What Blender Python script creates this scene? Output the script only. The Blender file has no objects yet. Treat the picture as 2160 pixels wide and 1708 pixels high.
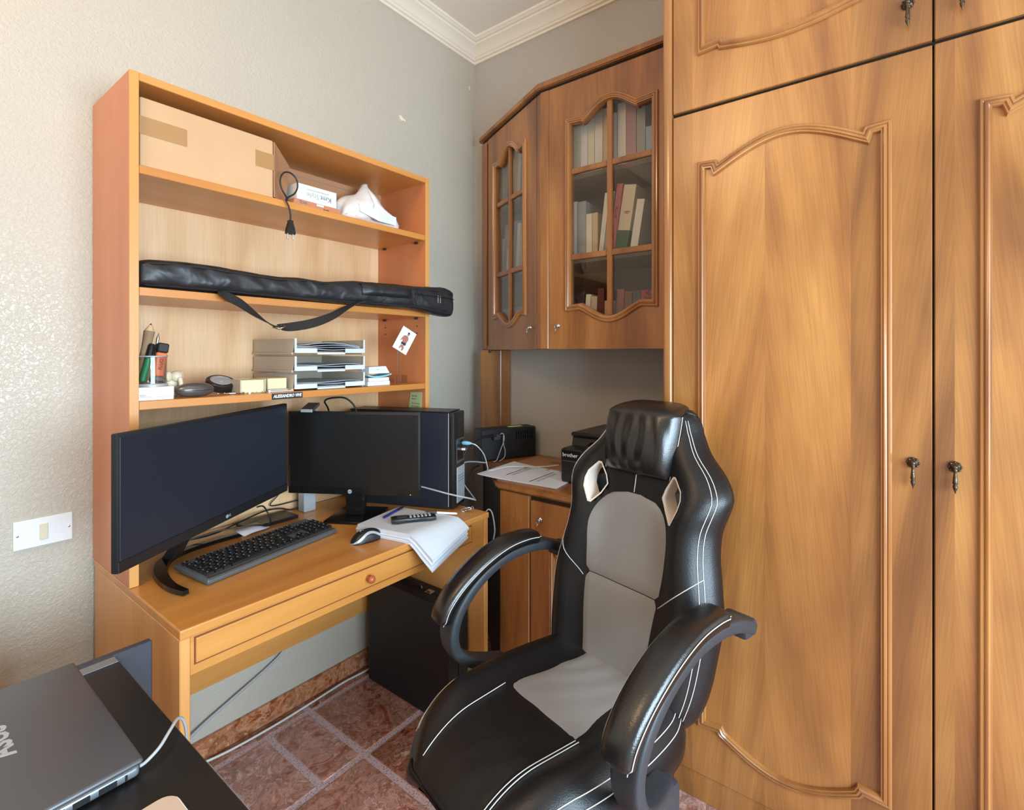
import bpy, bmesh, math, random
from mathutils import Vector, Matrix
random.seed(7)
S = bpy.context.scene
COL = S.collection
PI = math.pi

def srgb(r, g, b):
    f = lambda c: (c/255/12.92) if c/255 <= .04045 else ((c/255+.055)/1.055)**2.4
    return (f(r), f(g), f(b), 1)

# ------------------------------------------------------------------ camera, light, exposure
cd = bpy.data.cameras.new('camera'); cam = bpy.data.objects.new('camera', cd); COL.objects.link(cam)
cam.location = (0, 0, 1.35); cam.rotation_euler = (PI/2, 0, math.radians(-52.57))
cd.sensor_width = 36; cd.lens = 36*1070/2160; cd.shift_y = -110/2160; cd.clip_start = .02
S.camera = cam
S.view_settings.view_transform = 'Standard'; S.view_settings.look = 'None'
S.view_settings.gamma = 1; S.view_settings.use_curve_mapping = False
S.view_settings.exposure = 1.0
w = bpy.data.worlds.new('world'); S.world = w; w.use_nodes = True
w.node_tree.nodes['Background'].inputs[0].default_value = (.75, .87, 1, 1)
w.node_tree.nodes['Background'].inputs[1].default_value = 1.5

def area(name, loc, rot, sx, sy, power, col):
    l = bpy.data.lights.new(name, 'AREA'); l.shape = 'RECTANGLE'; l.size = sx; l.size_y = sy
    l.energy = power; l.color = col
    o = bpy.data.objects.new(name, l); COL.objects.link(o); o.location = loc; o.rotation_euler = rot
    return o
# daylight entering by the window in the wall behind the camera
area('window_daylight', (.15, -1.78, 1.25), (PI/2-.36, 0, 0), 1.9, 1.3, 74, (.64, .85, 1))
# warm ceiling lamp in the middle of the room (out of frame)
pl = bpy.data.lights.new('ceiling_lamp', 'POINT'); pl.energy = 14; pl.color = (1, .66, .36); pl.shadow_soft_size = .22
po = bpy.data.objects.new('ceiling_lamp', pl); COL.objects.link(po); po.location = (-.55, .95, 2.74)

# ------------------------------------------------------------------ materials
def nmat(name):
    m = bpy.data.materials.new(name); m.use_nodes = True
    nt = m.node_tree; b = nt.nodes['Principled BSDF']
    return m, nt, b
def N(nt, t, **kw):
    n = nt.nodes.new(t)
    for k, v in kw.items():
        if k.startswith('i_'):
            key = k[2:]; n.inputs[int(key) if key.isdigit() else key].default_value = v
        else: setattr(n, k, v)
    return n
def ramp(nt, stops):
    r = N(nt, 'ShaderNodeValToRGB'); e = r.color_ramp.elements
    while len(e) < len(stops): e.new(.5)
    for i, (p, c) in enumerate(stops): e[i].position = p; e[i].color = c
    return r
def plain(name, col, rough=.5, metal=0, spec=.5, bump=0, bscale=200, coat=0, var=0):
    m, nt, b = nmat(name)
    b.inputs['Base Color'].default_value = col; b.inputs['Roughness'].default_value = rough
    b.inputs['Metallic'].default_value = metal; b.inputs['Specular IOR Level'].default_value = spec
    b.inputs['Coat Weight'].default_value = coat
    tc = N(nt, 'ShaderNodeTexCoord')
    if bump:
        n = N(nt, 'ShaderNodeTexNoise', i_Scale=bscale, i_Detail=3.0)
        nt.links.new(tc.outputs['Object'], n.inputs['Vector'])
        bp = N(nt, 'ShaderNodeBump', i_Strength=bump, i_Distance=.002)
        nt.links.new(n.outputs['Fac'], bp.inputs['Height']); nt.links.new(bp.outputs[0], b.inputs['Normal'])
    if var:
        n2 = N(nt, 'ShaderNodeTexNoise', i_Scale=6.0, i_Detail=4.0)
        nt.links.new(tc.outputs['Object'], n2.inputs['Vector'])
        d = tuple(c*(1-var) for c in col[:3])+(1,); l = tuple(min(1, c*(1+var)) for c in col[:3])+(1,)
        r = ramp(nt, [(.3, d), (.7, l)])
        nt.links.new(n2.outputs['Fac'], r.inputs[0]); nt.links.new(r.outputs[0], b.inputs['Base Color'])
    return m
def wood(name, light, mid, dark, axis='Z', rough=.35, fig=1.0, coat=.3, pores=.5, strip=0):
    """grain stretched along axis, large soft figure on top"""
    m, nt, b = nmat(name); L = nt.links.new
    tc = N(nt, 'ShaderNodeTexCoord'); mp = N(nt, 'ShaderNodeMapping'); L(tc.outputs['Object'], mp.inputs[0])
    sc = {'X': (.12, 1, 1), 'Y': (1, .12, 1), 'Z': (1, 1, .12)}[axis]; mp.inputs['Scale'].default_value = sc
    big = N(nt, 'ShaderNodeTexNoise', i_Scale=5.0*fig, i_Detail=3.0, i_Distortion=1.2); L(mp.outputs[0], big.inputs['Vector'])
    r1 = ramp(nt, [(.30, dark), (.5, mid), (.72, light)]); L(big.outputs['Fac'], r1.inputs[0])
    mp2 = N(nt, 'ShaderNodeMapping'); L(tc.outputs['Object'], mp2.inputs[0])
    mp2.inputs['Scale'].default_value = {'X': (.03, 1, 1), 'Y': (1, .03, 1), 'Z': (1, 1, .03)}[axis]
    fine = N(nt, 'ShaderNodeTexNoise', i_Scale=260.0, i_Detail=4.0); L(mp2.outputs[0], fine.inputs['Vector'])
    r2 = ramp(nt, [(.35, (1-.35*pores,)*3+(1,)), (.6, (1, 1, 1, 1))]); L(fine.outputs['Fac'], r2.inputs[0])
    mx = N(nt, 'ShaderNodeMixRGB', blend_type='MULTIPLY', i_Fac=.8); L(r1.outputs[0], mx.inputs[1]); L(r2.outputs[0], mx.inputs[2])
    out = mx.outputs[0]
    if strip:   # veneer strips that meet along straight seams
        sx = N(nt, 'ShaderNodeSeparateXYZ'); L(tc.outputs['Object'], sx.inputs[0])
        q = N(nt, 'ShaderNodeMath', operation='DIVIDE', i_1=strip); L(sx.outputs['Y'], q.inputs[0])
        fl = N(nt, 'ShaderNodeMath', operation='FLOOR'); L(q.outputs[0], fl.inputs[0])
        wn = N(nt, 'ShaderNodeTexWhiteNoise', noise_dimensions='1D'); L(fl.outputs[0], wn.inputs['W'])
        mr = N(nt, 'ShaderNodeMapRange', i_3=.86, i_4=1.08); L(wn.outputs['Value'], mr.inputs[0])
        mm = N(nt, 'ShaderNodeMixRGB', blend_type='MULTIPLY', i_Fac=1.0); L(out, mm.inputs[1])
        cc = N(nt, 'ShaderNodeCombineXYZ')
        for k in range(3): L(mr.outputs[0], cc.inputs[k])
        L(cc.outputs[0], mm.inputs[2]); out = mm.outputs[0]
        ad = N(nt, 'ShaderNodeVectorMath', operation='ADD'); cv = N(nt, 'ShaderNodeCombineXYZ')
        k9 = N(nt, 'ShaderNodeMath', operation='MULTIPLY', i_1=3.7); L(wn.outputs['Value'], k9.inputs[0]); L(k9.outputs[0], cv.inputs[2])
        L(mp.outputs[0], ad.inputs[0]); L(cv.outputs[0], ad.inputs[1]); L(ad.outputs[0], big.inputs['Vector'])
    if strip:   # grain runs slightly aslant, mirrored from strip to strip like book-matched veneer
        md = N(nt, 'ShaderNodeMath', operation='MODULO', i_1=2.0); L(fl.outputs[0], md.inputs[0]); ab = N(nt, 'ShaderNodeMath', operation='ABSOLUTE'); L(md.outputs[0], ab.inputs[0])
        sg_ = N(nt, 'ShaderNodeMapRange', i_3=-.10, i_4=.10); L(ab.outputs[0], sg_.inputs[0])
        zz = N(nt, 'ShaderNodeMath', operation='MULTIPLY'); L(sx.outputs['Z'], zz.inputs[0]); L(sg_.outputs[0], zz.inputs[1])
        cy = N(nt, 'ShaderNodeCombineXYZ'); L(zz.outputs[0], cy.inputs[1])
        for q_ in (mp, mp2):
            a2 = N(nt, 'ShaderNodeVectorMath', operation='ADD'); L(tc.outputs['Object'], a2.inputs[0]); L(cy.outputs[0], a2.inputs[1]); L(a2.outputs[0], q_.inputs[0])
        lo = N(nt, 'ShaderNodeTexNoise', i_Scale=1.7, i_Detail=3.0); L(tc.outputs['Object'], lo.inputs['Vector'])
        rl = ramp(nt, [(.34, (.74, .70, .69, 1)), (.60, (1.05, 1.04, 1.0, 1))]); L(lo.outputs['Fac'], rl.inputs[0])
        m3 = N(nt, 'ShaderNodeMixRGB', blend_type='MULTIPLY', i_Fac=1.0); L(out, m3.inputs[1]); L(rl.outputs[0], m3.inputs[2]); out = m3.outputs[0]
    L(out, b.inputs['Base Color'])
    b.inputs['Roughness'].default_value = rough; b.inputs['Coat Weight'].default_value = coat; b.inputs['Coat Roughness'].default_value = .25
    bp = N(nt, 'ShaderNodeBump', i_Strength=.12, i_Distance=.001); L(fine.outputs['Fac'], bp.inputs['Height']); L(bp.outputs[0], b.inputs['Normal'])
    return m

M = {}
M['ward'] = wood('wardrobe_veneer', srgb(198, 142, 80), srgb(178, 120, 64), srgb(144, 92, 50), 'Z', .30, 1.15, .4, .55, .2)
M['ward_trim'] = wood('wardrobe_moulding', srgb(194, 138, 80), srgb(172, 114, 60), srgb(138, 86, 44), 'Z', .20, .8, .9, .3)
M['cab'] = wood('cabinet_veneer', srgb(184, 126, 70), srgb(162, 104, 55), srgb(130, 80, 42), 'Z', .34, 1.2, .35, .7)
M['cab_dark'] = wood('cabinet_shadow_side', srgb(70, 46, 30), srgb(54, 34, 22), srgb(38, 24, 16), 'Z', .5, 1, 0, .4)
M['cab_in'] = plain('cabinet_inside', srgb(128, 104, 84), .6)
M['desk'] = wood('desk_cherry', srgb(226, 164, 92), srgb(212, 147, 74), srgb(190, 124, 58), 'X', .32, .7, .25, .25)
M['desk_v'] = wood('desk_cherry_upright', srgb(226, 166, 98), srgb(216, 152, 82), srgb(200, 132, 68), 'Z', .36, .7, .25, .2)
M['side'] = wood('bookcase_side', srgb(218, 138, 88), srgb(210, 128, 78), srgb(196, 114, 66), 'Z', .4, .6, .2, .15)
M['shelf'] = wood('bookcase_shelf', srgb(224, 156, 86), srgb(212, 142, 72), srgb(190, 120, 58), 'X', .34, .7, .25, .2)
M['bback'] = wood('bookcase_back', srgb(240, 200, 156), srgb(232, 188, 140), srgb(222, 174, 124), 'Z', .5, 1.4, 0, .3)
M['groove'] = plain('groove_shadow_line', srgb(120, 62, 24), .6)
def plaster(name, col, mot=.05):
    m, nt, b = nmat(name); L = nt.links.new
    tc = N(nt, 'ShaderNodeTexCoord')
    n1 = N(nt, 'ShaderNodeTexNoise', i_Scale=110.0, i_Detail=4.0, i_Roughness=.6, i_Distortion=.6); L(tc.outputs['Object'], n1.inputs['Vector'])
    n2 = N(nt, 'ShaderNodeTexNoise', i_Scale=1.4, i_Detail=3.0); L(tc.outputs['Object'], n2.inputs['Vector'])
    r = ramp(nt, [(.3, tuple(c*(1-mot) for c in col[:3])+(1,)), (.7, col)]); L(n2.outputs['Fac'], r.inputs[0]); L(r.outputs[0], b.inputs['Base Color'])
    rr = ramp(nt, [(.42, (0, 0, 0, 1)), (.6, (1, 1, 1, 1))]); L(n1.outputs['Fac'], rr.inputs[0])
    bp = N(nt, 'ShaderNodeBump', i_Strength=.35, i_Distance=.003); L(rr.outputs[0], bp.inputs['Height']); L(bp.outputs[0], b.inputs['Normal'])
    b.inputs['Roughness'].default_value = .30; b.inputs['Specular IOR Level'].default_value = .5
    return m
M['wall'] = plaster('stippled_plaster', srgb(198, 190, 175))
M['wall_b'] = plaster('stippled_plaster_cabinet_wall', srgb(192, 184, 174))
M['ceil'] = plain('ceiling_paint', srgb(242, 232, 218), .7)
M['cornice'] = plain('cornice_plaster', srgb(240, 228, 210), .6)
M['chip'] = plain('bare_plaster', srgb(238, 226, 204), .8)
def marble(name, tone=None):
    m, nt, b = nmat(name); L = nt.links.new
    tc = N(nt, 'ShaderNodeTexCoord'); oi = N(nt, 'ShaderNodeObjectInfo')
    ad = N(nt, 'ShaderNodeVectorMath', operation='ADD'); sc = N(nt, 'ShaderNodeMath', operation='MULTIPLY', i_1=37.0)
    L(oi.outputs['Random'], sc.inputs[0]); cx = N(nt, 'ShaderNodeCombineXYZ'); L(sc.outputs[0], cx.inputs[0]); L(sc.outputs[0], cx.inputs[1])
    L(tc.outputs['Object'], ad.inputs[0]); L(cx.outputs[0], ad.inputs[1])
    n = N(nt, 'ShaderNodeTexNoise', i_Scale=7.0, i_Detail=8.0, i_Roughness=.7, i_Distortion=2.2); L(ad.outputs[0], n.inputs['Vector'])
    r = ramp(nt, [(.28, srgb(116, 70, 52)), (.40, srgb(164, 108, 88)), (.49, srgb(192, 152, 134)), (.56, srgb(158, 112, 92)), (.66, srgb(206, 180, 158)), (.74, srgb(170, 124, 102))])
    L(n.outputs['Fac'], r.inputs[0])
    v = N(nt, 'ShaderNodeTexVoronoi', i_Scale=16.0, feature='DISTANCE_TO_EDGE'); 
    nd = N(nt, 'ShaderNodeTexNoise', i_Scale=12.0, i_Detail=3.0); L(ad.outputs[0], nd.inputs['Vector'])
    mxv = N(nt, 'ShaderNodeMixRGB', i_Fac=.25); L(ad.outputs[0], mxv.inputs[1]); L(nd.outputs['Color'], mxv.inputs[2]); L(mxv.outputs[0], v.inputs['Vector'])
    rv = ramp(nt, [(.0, (1, 1, 1, 1)), (.035, (0, 0, 0, 1))]); L(v.outputs['Distance'], rv.inputs[0])
    nm = N(nt, 'ShaderNodeTexNoise', i_Scale=5.0, i_Detail=2.0); L(ad.outputs[0], nm.inputs['Vector'])
    rm = ramp(nt, [(.42, (0, 0, 0, 1)), (.56, (.85, .85, .85, 1))]); L(nm.outputs['Fac'], rm.inputs[0])
    mu = N(nt, 'ShaderNodeMixRGB', blend_type='MULTIPLY', i_Fac=1.0); L(rv.outputs[0], mu.inputs[1]); L(rm.outputs[0], mu.inputs[2])
    mx = N(nt, 'ShaderNodeMixRGB', i_2=srgb(214, 188, 178)); L(mu.outputs[0], mx.inputs[0]); L(r.outputs[0], mx.inputs[1])
    # angular fragments of differing tone, as in a breccia
    vc = N(nt, 'ShaderNodeTexVoronoi', i_Scale=24.0); L(mxv.outputs[0], vc.inputs['Vector'])
    sp = N(nt, 'ShaderNodeSeparateColor'); L(vc.outputs['Color'], sp.inputs[0])
    rc = ramp(nt, [(.0, (.55, .46, .42, 1)), (.35, (.92, .86, .82, 1)), (.72, (1.05, 1.02, 1.0, 1)), (.93, (1.1, 1.12, 1.1, 1)), (1.0, (1.55, 1.65, 1.65, 1))]); L(sp.outputs[0], rc.inputs[0])
    mb = N(nt, 'ShaderNodeMixRGB', blend_type='MULTIPLY', i_Fac=.75); L(mx.outputs[0], mb.inputs[1]); L(rc.outputs[0], mb.inputs[2]); mx = mb
    # each slab has its own tone
    hs = N(nt, 'ShaderNodeHueSaturation'); mr = N(nt, 'ShaderNodeMapRange', i_3=.75, i_4=1.4); L(oi.outputs['Random'], mr.inputs[0]); L(mr.outputs[0], hs.inputs['Value'])
    mr2 = N(nt, 'ShaderNodeMapRange', i_3=1.25, i_4=.85); L(oi.outputs['Random'], mr2.inputs[0]); L(mr2.outputs[0], hs.inputs['Saturation'])
    L(mx.outputs[0], hs.inputs['Color']); last = hs.outputs[0]
    if tone:
        tn = N(nt, 'ShaderNodeMixRGB', blend_type='MULTIPLY', i_Fac=1.0, i_2=tone); L(last, tn.inputs[1]); last = tn.outputs[0]
    L(last, b.inputs['Base Color'])
    b.inputs['Roughness'].default_value = .22
    return m
M['marble'] = marble('red_breccia_marble', (1.02, 1.03, 1.16, 1))
def terrazzo(name):
    m, nt, b = nmat(name); L = nt.links.new
    tc = N(nt, 'ShaderNodeTexCoord')
    v = N(nt, 'ShaderNodeTexVoronoi', i_Scale=150.0); L(tc.outputs['Object'], v.inputs['Vector'])
    r = ramp(nt, [(.14, srgb(66, 40, 44)), (.24, srgb(190, 158, 160)), (.5, srgb(216, 192, 194))]); L(v.outputs['Distance'], r.inputs[0])
    L(r.outputs[0], b.inputs['Base Color']); b.inputs['Roughness'].default_value = .35
    return m
M['terrazzo'] = terrazzo('pink_terrazzo_joint')
M['basestone'] = marble('brown_breccia_baseboard', (1.25, 1.2, 1.0, 1))
M['keycase'] = plain('dark_grey_keyboard_plastic', srgb(82, 88, 92), .4)
M['leather'] = plain('black_leatherette', (.006, .006, .007, 1), .36, 0, .5, .25, 420)
M['leather_soft'] = plain('black_leatherette_pad', (.007, .0068, .007, 1), .27, 0, .8, .18, 380)
M['grey_leather'] = plain('grey_leatherette', srgb(142, 138, 134), .55, 0, .4, .2, 500)
M['stitch'] = plain('white_thread', srgb(225, 225, 222), .7)
M['mesh'] = plain('pale_mesh_fabric', srgb(230, 216, 204), .8, bump=.6, bscale=900)
M['chair_plastic'] = plain('grey_black_moulded_plastic', srgb(54, 57, 62), .45, 0, .5, .15, 600)
M['black'] = plain('black_plastic', (.012, .012, .013, 1), .38)
M['black_gloss'] = plain('gloss_black_plastic', (.008, .008, .008, 1), .12)
M['black_matte'] = plain('matt_black_shell', (.008, .009, .012, 1), .55, bump=.2, bscale=500)
M['screen'] = plain('monitor_panel_off', (.0085, .008, .008, 1), .30, spec=.5)
M['screen_blue'] = plain('panel_off_window_reflection', (.012, .016, .026, 1), .42, spec=.6)  # blue in the base colour stands in for the window reflected in this screen
M['tower_side'] = plain('dark_blue_grey_sheet_steel', srgb(44, 46, 56), .42, .2)
M['silver'] = plain('silver_plastic', srgb(182, 188, 192), .35, .3)
M['steel'] = plain('bright_metal', srgb(205, 205, 205), .22, 1)
M['brass'] = plain('aged_bronze', srgb(96, 84, 70), .34, .9, bump=.6, bscale=300)
M['white'] = plain('white_plastic', srgb(236, 240, 242), .4)
M['ivory'] = plain('ivory_plastic', srgb(222, 216, 188), .45)
M['paper'] = plain('white_paper', srgb(226, 230, 240), .7)
M['paper2'] = plain('grey_white_paper', srgb(206, 212, 220), .7)
M['card'] = plain('brown_cardboard', srgb(206, 166, 124), .75, var=.05)
M['card_dark'] = plain('dark_cardboard', srgb(172, 124, 88), .75, var=.08)
M['tape'] = plain('packing_tape', srgb(176, 134, 88), .3)
M['bagfab'] = plain('black_nylon', (.016, .016, .018, 1), .42, 0, .5, .5, 60)
nt_ = M['bagfab'].node_tree; b_ = nt_.nodes['Principled BSDF']
for n_ in nt_.nodes:   # long soft creases in the nylon
    if n_.type == 'TEX_NOISE': n_.inputs['Scale'].default_value = 11; n_.inputs['Distortion'].default_value = 1.4; n_.inputs['Detail'].default_value = 1.5
    if n_.type == 'BUMP': n_.inputs['Strength'].default_value = .6; n_.inputs['Distance'].default_value = .010
M['web'] = plain('black_webbing', (.016, .016, .017, 1), .6, bump=.6, bscale=700)
M['tray'] = plain('grey_beige_tray_plastic', srgb(196, 184, 166), .45)
M['tray_in'] = plain('tray_front_plastic', srgb(214, 220, 222), .45)
M['cable_grey'] = plain('grey_cable', srgb(170, 174, 178), .45)
M['cable_white'] = plain('white_cable', srgb(220, 220, 212), .45)
M['blue'] = plain('pale_blue_plastic', srgb(120, 190, 222), .4)
M['bluebox'] = plain('pale_blue_card', srgb(150, 214, 232), .6)
M['yellow'] = plain('pale_yellow_paper', srgb(240, 232, 176), .75)
M['green_note'] = plain('pale_green_paper', srgb(206, 214, 150), .75)
M['green'] = plain('green_pen_plastic', srgb(36, 140, 90), .4)
M['lime'] = plain('lime_marker_plastic', srgb(150, 190, 40), .4)
M['orange'] = plain('orange_marker_plastic', srgb(236, 120, 70), .4)
M['bark'] = plain('twig_bark', srgb(150, 124, 96), .9, bump=1, bscale=80, var=.3)
M['pale_wood'] = plain('pale_cut_wood', srgb(226, 190, 146), .7)
M['ceramic'] = plain('cream_ceramic', srgb(226, 208, 180), .4, var=.2)
M['grey_metal'] = plain('gunmetal_plastic', srgb(112, 110, 108), .28, .6)
M['knob'] = plain('red_brown_turned_wood', srgb(168, 88, 50), .35)
M['ink'] = plain('black_ink', (.02, .02, .02, 1), .7)
M['ink_red'] = plain('red_ink', srgb(190, 90, 80), .7)
M['ink_green'] = plain('pale_green_ink', srgb(176, 190, 160), .7)
M['ink_grey'] = plain('grey_ink', srgb(120, 124, 132), .7)
M['pen_blue'] = plain('blue_pen_plastic', srgb(40, 50, 150), .35)
M['laptop'] = plain('charcoal_laptop_shell', srgb(92, 93, 97), .36, .35)
M['laptop_side'] = plain('laptop_silver_edge', srgb(150, 158, 166), .3, .6)
M['table'] = plain('black_table_laminate', srgb(24, 23, 23), .42)
M['table_panel'] = plain('slate_panel', srgb(58, 62, 72), .5, bump=.2, bscale=300)
M['beige'] = plain('beige_pad', srgb(204, 182, 164), .6)
M['skin'] = plain('printed_skin', srgb(178, 110, 92), .6)
M['photo_dark'] = plain('printed_dark', srgb(40, 30, 40), .6)
M['edge_black'] = plain('dark_gap', (.01, .007, .005, 1), .9)
def thin_glass(name, tint=(1, 1, 1, 1), refl=.10):
    m, nt, b = nmat(name); L = nt.links.new; nt.nodes.remove(b)
    t = N(nt, 'ShaderNodeBsdfTransparent', i_0=tint); g = N(nt, 'ShaderNodeBsdfGlossy', i_Roughness=.02)
    lw = N(nt, 'ShaderNodeLayerWeight', i_Blend=.25); ad = N(nt, 'ShaderNodeMath', operation='MULTIPLY_ADD', i_1=.32, i_2=refl, use_clamp=True)
    L(lw.outputs['Fresnel'], ad.inputs[0]); mx = N(nt, 'ShaderNodeMixShader'); L(ad.outputs[0], mx.inputs[0]); L(t.outputs[0], mx.inputs[1]); L(g.outputs[0], mx.inputs[2])
    L(mx.outputs[0], nt.nodes['Material Output'].inputs[0])
    return m
M['glass'] = thin_glass('cabinet_glass', (.96, .96, .95, 1), .025)
M['acrylic'] = thin_glass('clear_acrylic', (.95, .97, .97, 1), .06)
M['meshcup'] = thin_glass('fine_wire_mesh', (.90, .91, .91, 1), .03)
_cm = {}
def cmat(r, g, b, rough=.6):
    k = (r, g, b, rough)
    if k not in _cm: _cm[k] = plain('paper_cover_%d' % len(_cm), srgb(r, g, b), rough)
    return _cm[k]

# ------------------------------------------------------------------ geometry helpers
OFF = {}
def off_of(p):
    while p is not None:
        if p in OFF: return OFF[p]
        p = p.parent
    return None
def link(name, bm, mat, parent=None, smooth=False, wn=None):
    o3 = off_of(parent)
    if o3 is not None: bmesh.ops.translate(bm, verts=bm.verts, vec=-o3)
    bmesh.ops.recalc_face_normals(bm, faces=bm.faces)
    me = bpy.data.meshes.new(name); bm.to_mesh(me); bm.free()
    mats = mat if isinstance(mat, (list, tuple)) else [mat]
    for mm in mats: me.materials.append(M[mm] if isinstance(mm, str) else mm)
    if smooth:
        for p in me.polygons: p.use_smooth = True
        if smooth is not True:
            try: me.set_sharp_from_angle(angle=math.radians(smooth))
            except Exception: pass
    o = bpy.data.objects.new(name, me); COL.objects.link(o); o.parent = parent
    return o
def thing(name, label, cat, loc=(0, 0, 0), rz=0, group=None, world=False):
    """an Empty at the base of a thing; world=True lets its parts be given in room coordinates"""
    o = bpy.data.objects.new(name, None); COL.objects.link(o); o.location = loc; o.rotation_euler = (0, 0, rz)
    o.empty_display_size = .05
    o['label'] = label; o['category'] = cat
    if group: o['group'] = group
    if world: OFF[o] = Vector(loc)
    return o
def tag(o, label, cat, group=None):
    o['label'] = label; o['category'] = cat
    if group: o['group'] = group
    return o
def struct(o): o['kind'] = 'structure'; return o
def bm_box(bm, a, b, bev=0, seg=1, mi=0):
    g = bmesh.ops.create_cube(bm, size=1)
    vs = g['verts']; c = [(a[i]+b[i])/2 for i in range(3)]; s = [abs(b[i]-a[i]) for i in range(3)]
    for v in vs: v.co = Vector((c[0]+v.co.x*s[0], c[1]+v.co.y*s[1], c[2]+v.co.z*s[2]))
    fs = list({f for v in vs for f in v.link_faces})
    for f in fs: f.material_index = mi
    if bev:
        es = list({e for v in vs for e in v.link_edges})
        r = bmesh.ops.bevel(bm, geom=es, offset=bev, segments=seg, affect='EDGES', profile=.5)
        for f in r['faces']: f.material_index = mi
def box(name, a, b, mat, parent=None, bev=.0015, seg=1, smooth=False):
    bm = bmesh.new(); bm_box(bm, a, b, bev, seg); return link(name, bm, mat, parent, smooth)
def boxes(name, lst, mat, parent=None, bev=.001):
    bm = bmesh.new()
    for q in lst: bm_box(bm, q[0], q[1], bev, mi=q[2] if len(q) > 2 else 0)
    return link(name, bm, mat, parent)
def obox(name, p, d, w_, t, z0, z1, mat, parent=None, bev=.0015):
    """upright box: starts at p=(x,y), runs w_ along unit d, t along d rotated +90"""
    d = Vector(d).normalized(); n = Vector((-d.y, d.x))
    bm = bmesh.new(); bm_box(bm, (0, 0, z0), (w_, t, z1), bev)
    for v in bm.verts:
        x, y = v.co.x, v.co.y; v.co.x = p[0]+d.x*x+n.x*y; v.co.y = p[1]+d.y*x+n.y*y
    return link(name, bm, mat, parent)
def catmull(pts, n=6, closed=False):
    P = [Vector(p) for p in pts]; out = []; m = len(P)
    rng = range(m if closed else m-1)
    for i in rng:
        if closed: a, b, c, d = P[(i-1) % m], P[i], P[(i+1) % m], P[(i+2) % m]
        else: a, b, c, d = P[max(i-1, 0)], P[i], P[i+1], P[min(i+2, m-1)]
        for k in range(n):
            t = k/n; out.append(.5*((2*b)+(c-a)*t+(2*a-5*b+4*c-d)*t*t+(3*b-a-3*c+d)*t**3))
    if not closed: out.append(P[-1])
    return out
def bm_loft(bm, rings, close_ring=True, caps=True, close_path=False, mi=0):
    R = [[bm.verts.new(p) for p in r] for r in rings]; n = len(R[0]); k = len(R)
    for i in range(k if close_path else k-1):
        A, B = R[i], R[(i+1) % k]
        for j in range(n if close_ring else n-1):
            f = bm.faces.new((A[j], A[(j+1) % n], B[(j+1) % n], B[j])); f.material_index = mi
    if caps and not close_path and close_ring:
        f = bm.faces.new(R[0]); f.material_index = mi; f = bm.faces.new(R[-1]); f.material_index = mi
    return R
def loft(name, rings, mat, parent=None, smooth=True, **kw):
    bm = bmesh.new(); bm_loft(bm, rings, **kw); return link(name, bm, mat, parent, smooth)
def bm_tube(bm, pts, r, seg=7, closed=False, mi=0):
    P = [Vector(p) for p in pts]; n = len(P); rings = []; up = None
    for i, p in enumerate(P):
        if closed: t = P[(i+1) % n]-P[(i-1) % n]
        else: t = P[min(i+1, n-1)]-P[max(i-1, 0)]
        t.normalize()
        if up is None:
            up = Vector((0, 0, 1)) if abs(t.z) < .9 else Vector((1, 0, 0))
        s = t.cross(up)
        if s.length < 1e-5: s = t.cross(Vector((.3, .9, .1)))
        s.normalize(); up = s.cross(t).normalized()
        rr = r[i] if isinstance(r, (list, tuple)) else r
        rings.append([p+s*(math.cos(a)*rr)+up*(math.sin(a)*rr) for a in [2*PI*k/seg for k in range(seg)]])
    bm_loft(bm, rings, close_path=closed, mi=mi)
def tube(name, pts, r, mat, parent=None, seg=7, closed=False, n=6):
    bm = bmesh.new(); bm_tube(bm, catmull(pts, n, closed) if n else pts, r, seg, closed); return link(name, bm, mat, parent, True)
def tubes(name, lst, r, mat, parent=None, seg=5):
    bm = bmesh.new()
    for p in lst: bm_tube(bm, p, r, seg)
    return link(name, bm, mat, parent, True)
def bm_lathe(bm, prof, seg=20, M4=None, mi=0):
    rings = [[Vector((r*math.cos(2*PI*k/seg), r*math.sin(2*PI*k/seg), z)) for k in range(seg)] for r, z in prof]
    if M4 is not None: rings = [[M4 @ p for p in q] for q in rings]
    bm_loft(bm, rings, mi=mi)
def lathe(name, prof, mat, parent=None, seg=20, M4=None, smooth=40):
    bm = bmesh.new(); bm_lathe(bm, prof, seg, M4); return link(name, bm, mat, parent, smooth)
def frame4(o, x, y, z):
    m = Matrix.Identity(4)
    for i in range(3): m[i][0] = x[i]; m[i][1] = y[i]; m[i][2] = z[i]; m[i][3] = o[i]
    return m
def axis4(o, z, xh=(0, 0, 1)):
    z = Vector(z).normalized(); x = Vector(xh).cross(z)
    if x.length < 1e-4: x = Vector((1, 0, 0)).cross(z)
    x.normalize(); y = z.cross(x); return frame4(o, x, y, z)
def prism(name, poly, M4, h, mat, parent=None, bev=0, smooth=False):
    """polygon (a,b) extruded along the frame's z from 0 to h"""
    bm = bmesh.new(); n = len(poly)
    A = [bm.verts.new((p[0], p[1], 0)) for p in poly]; B = [bm.verts.new((p[0], p[1], h)) for p in poly]
    bm.faces.new(A); bm.faces.new(B)
    for i in range(n): bm.faces.new((A[i], A[(i+1) % n], B[(i+1) % n], B[i]))
    if bev: bmesh.ops.bevel(bm, geom=list(bm.edges), offset=bev, segments=2, affect='EDGES')
    for v in bm.verts: v.co = M4 @ v.co
    return link(name, bm, mat, parent, smooth)
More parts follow.
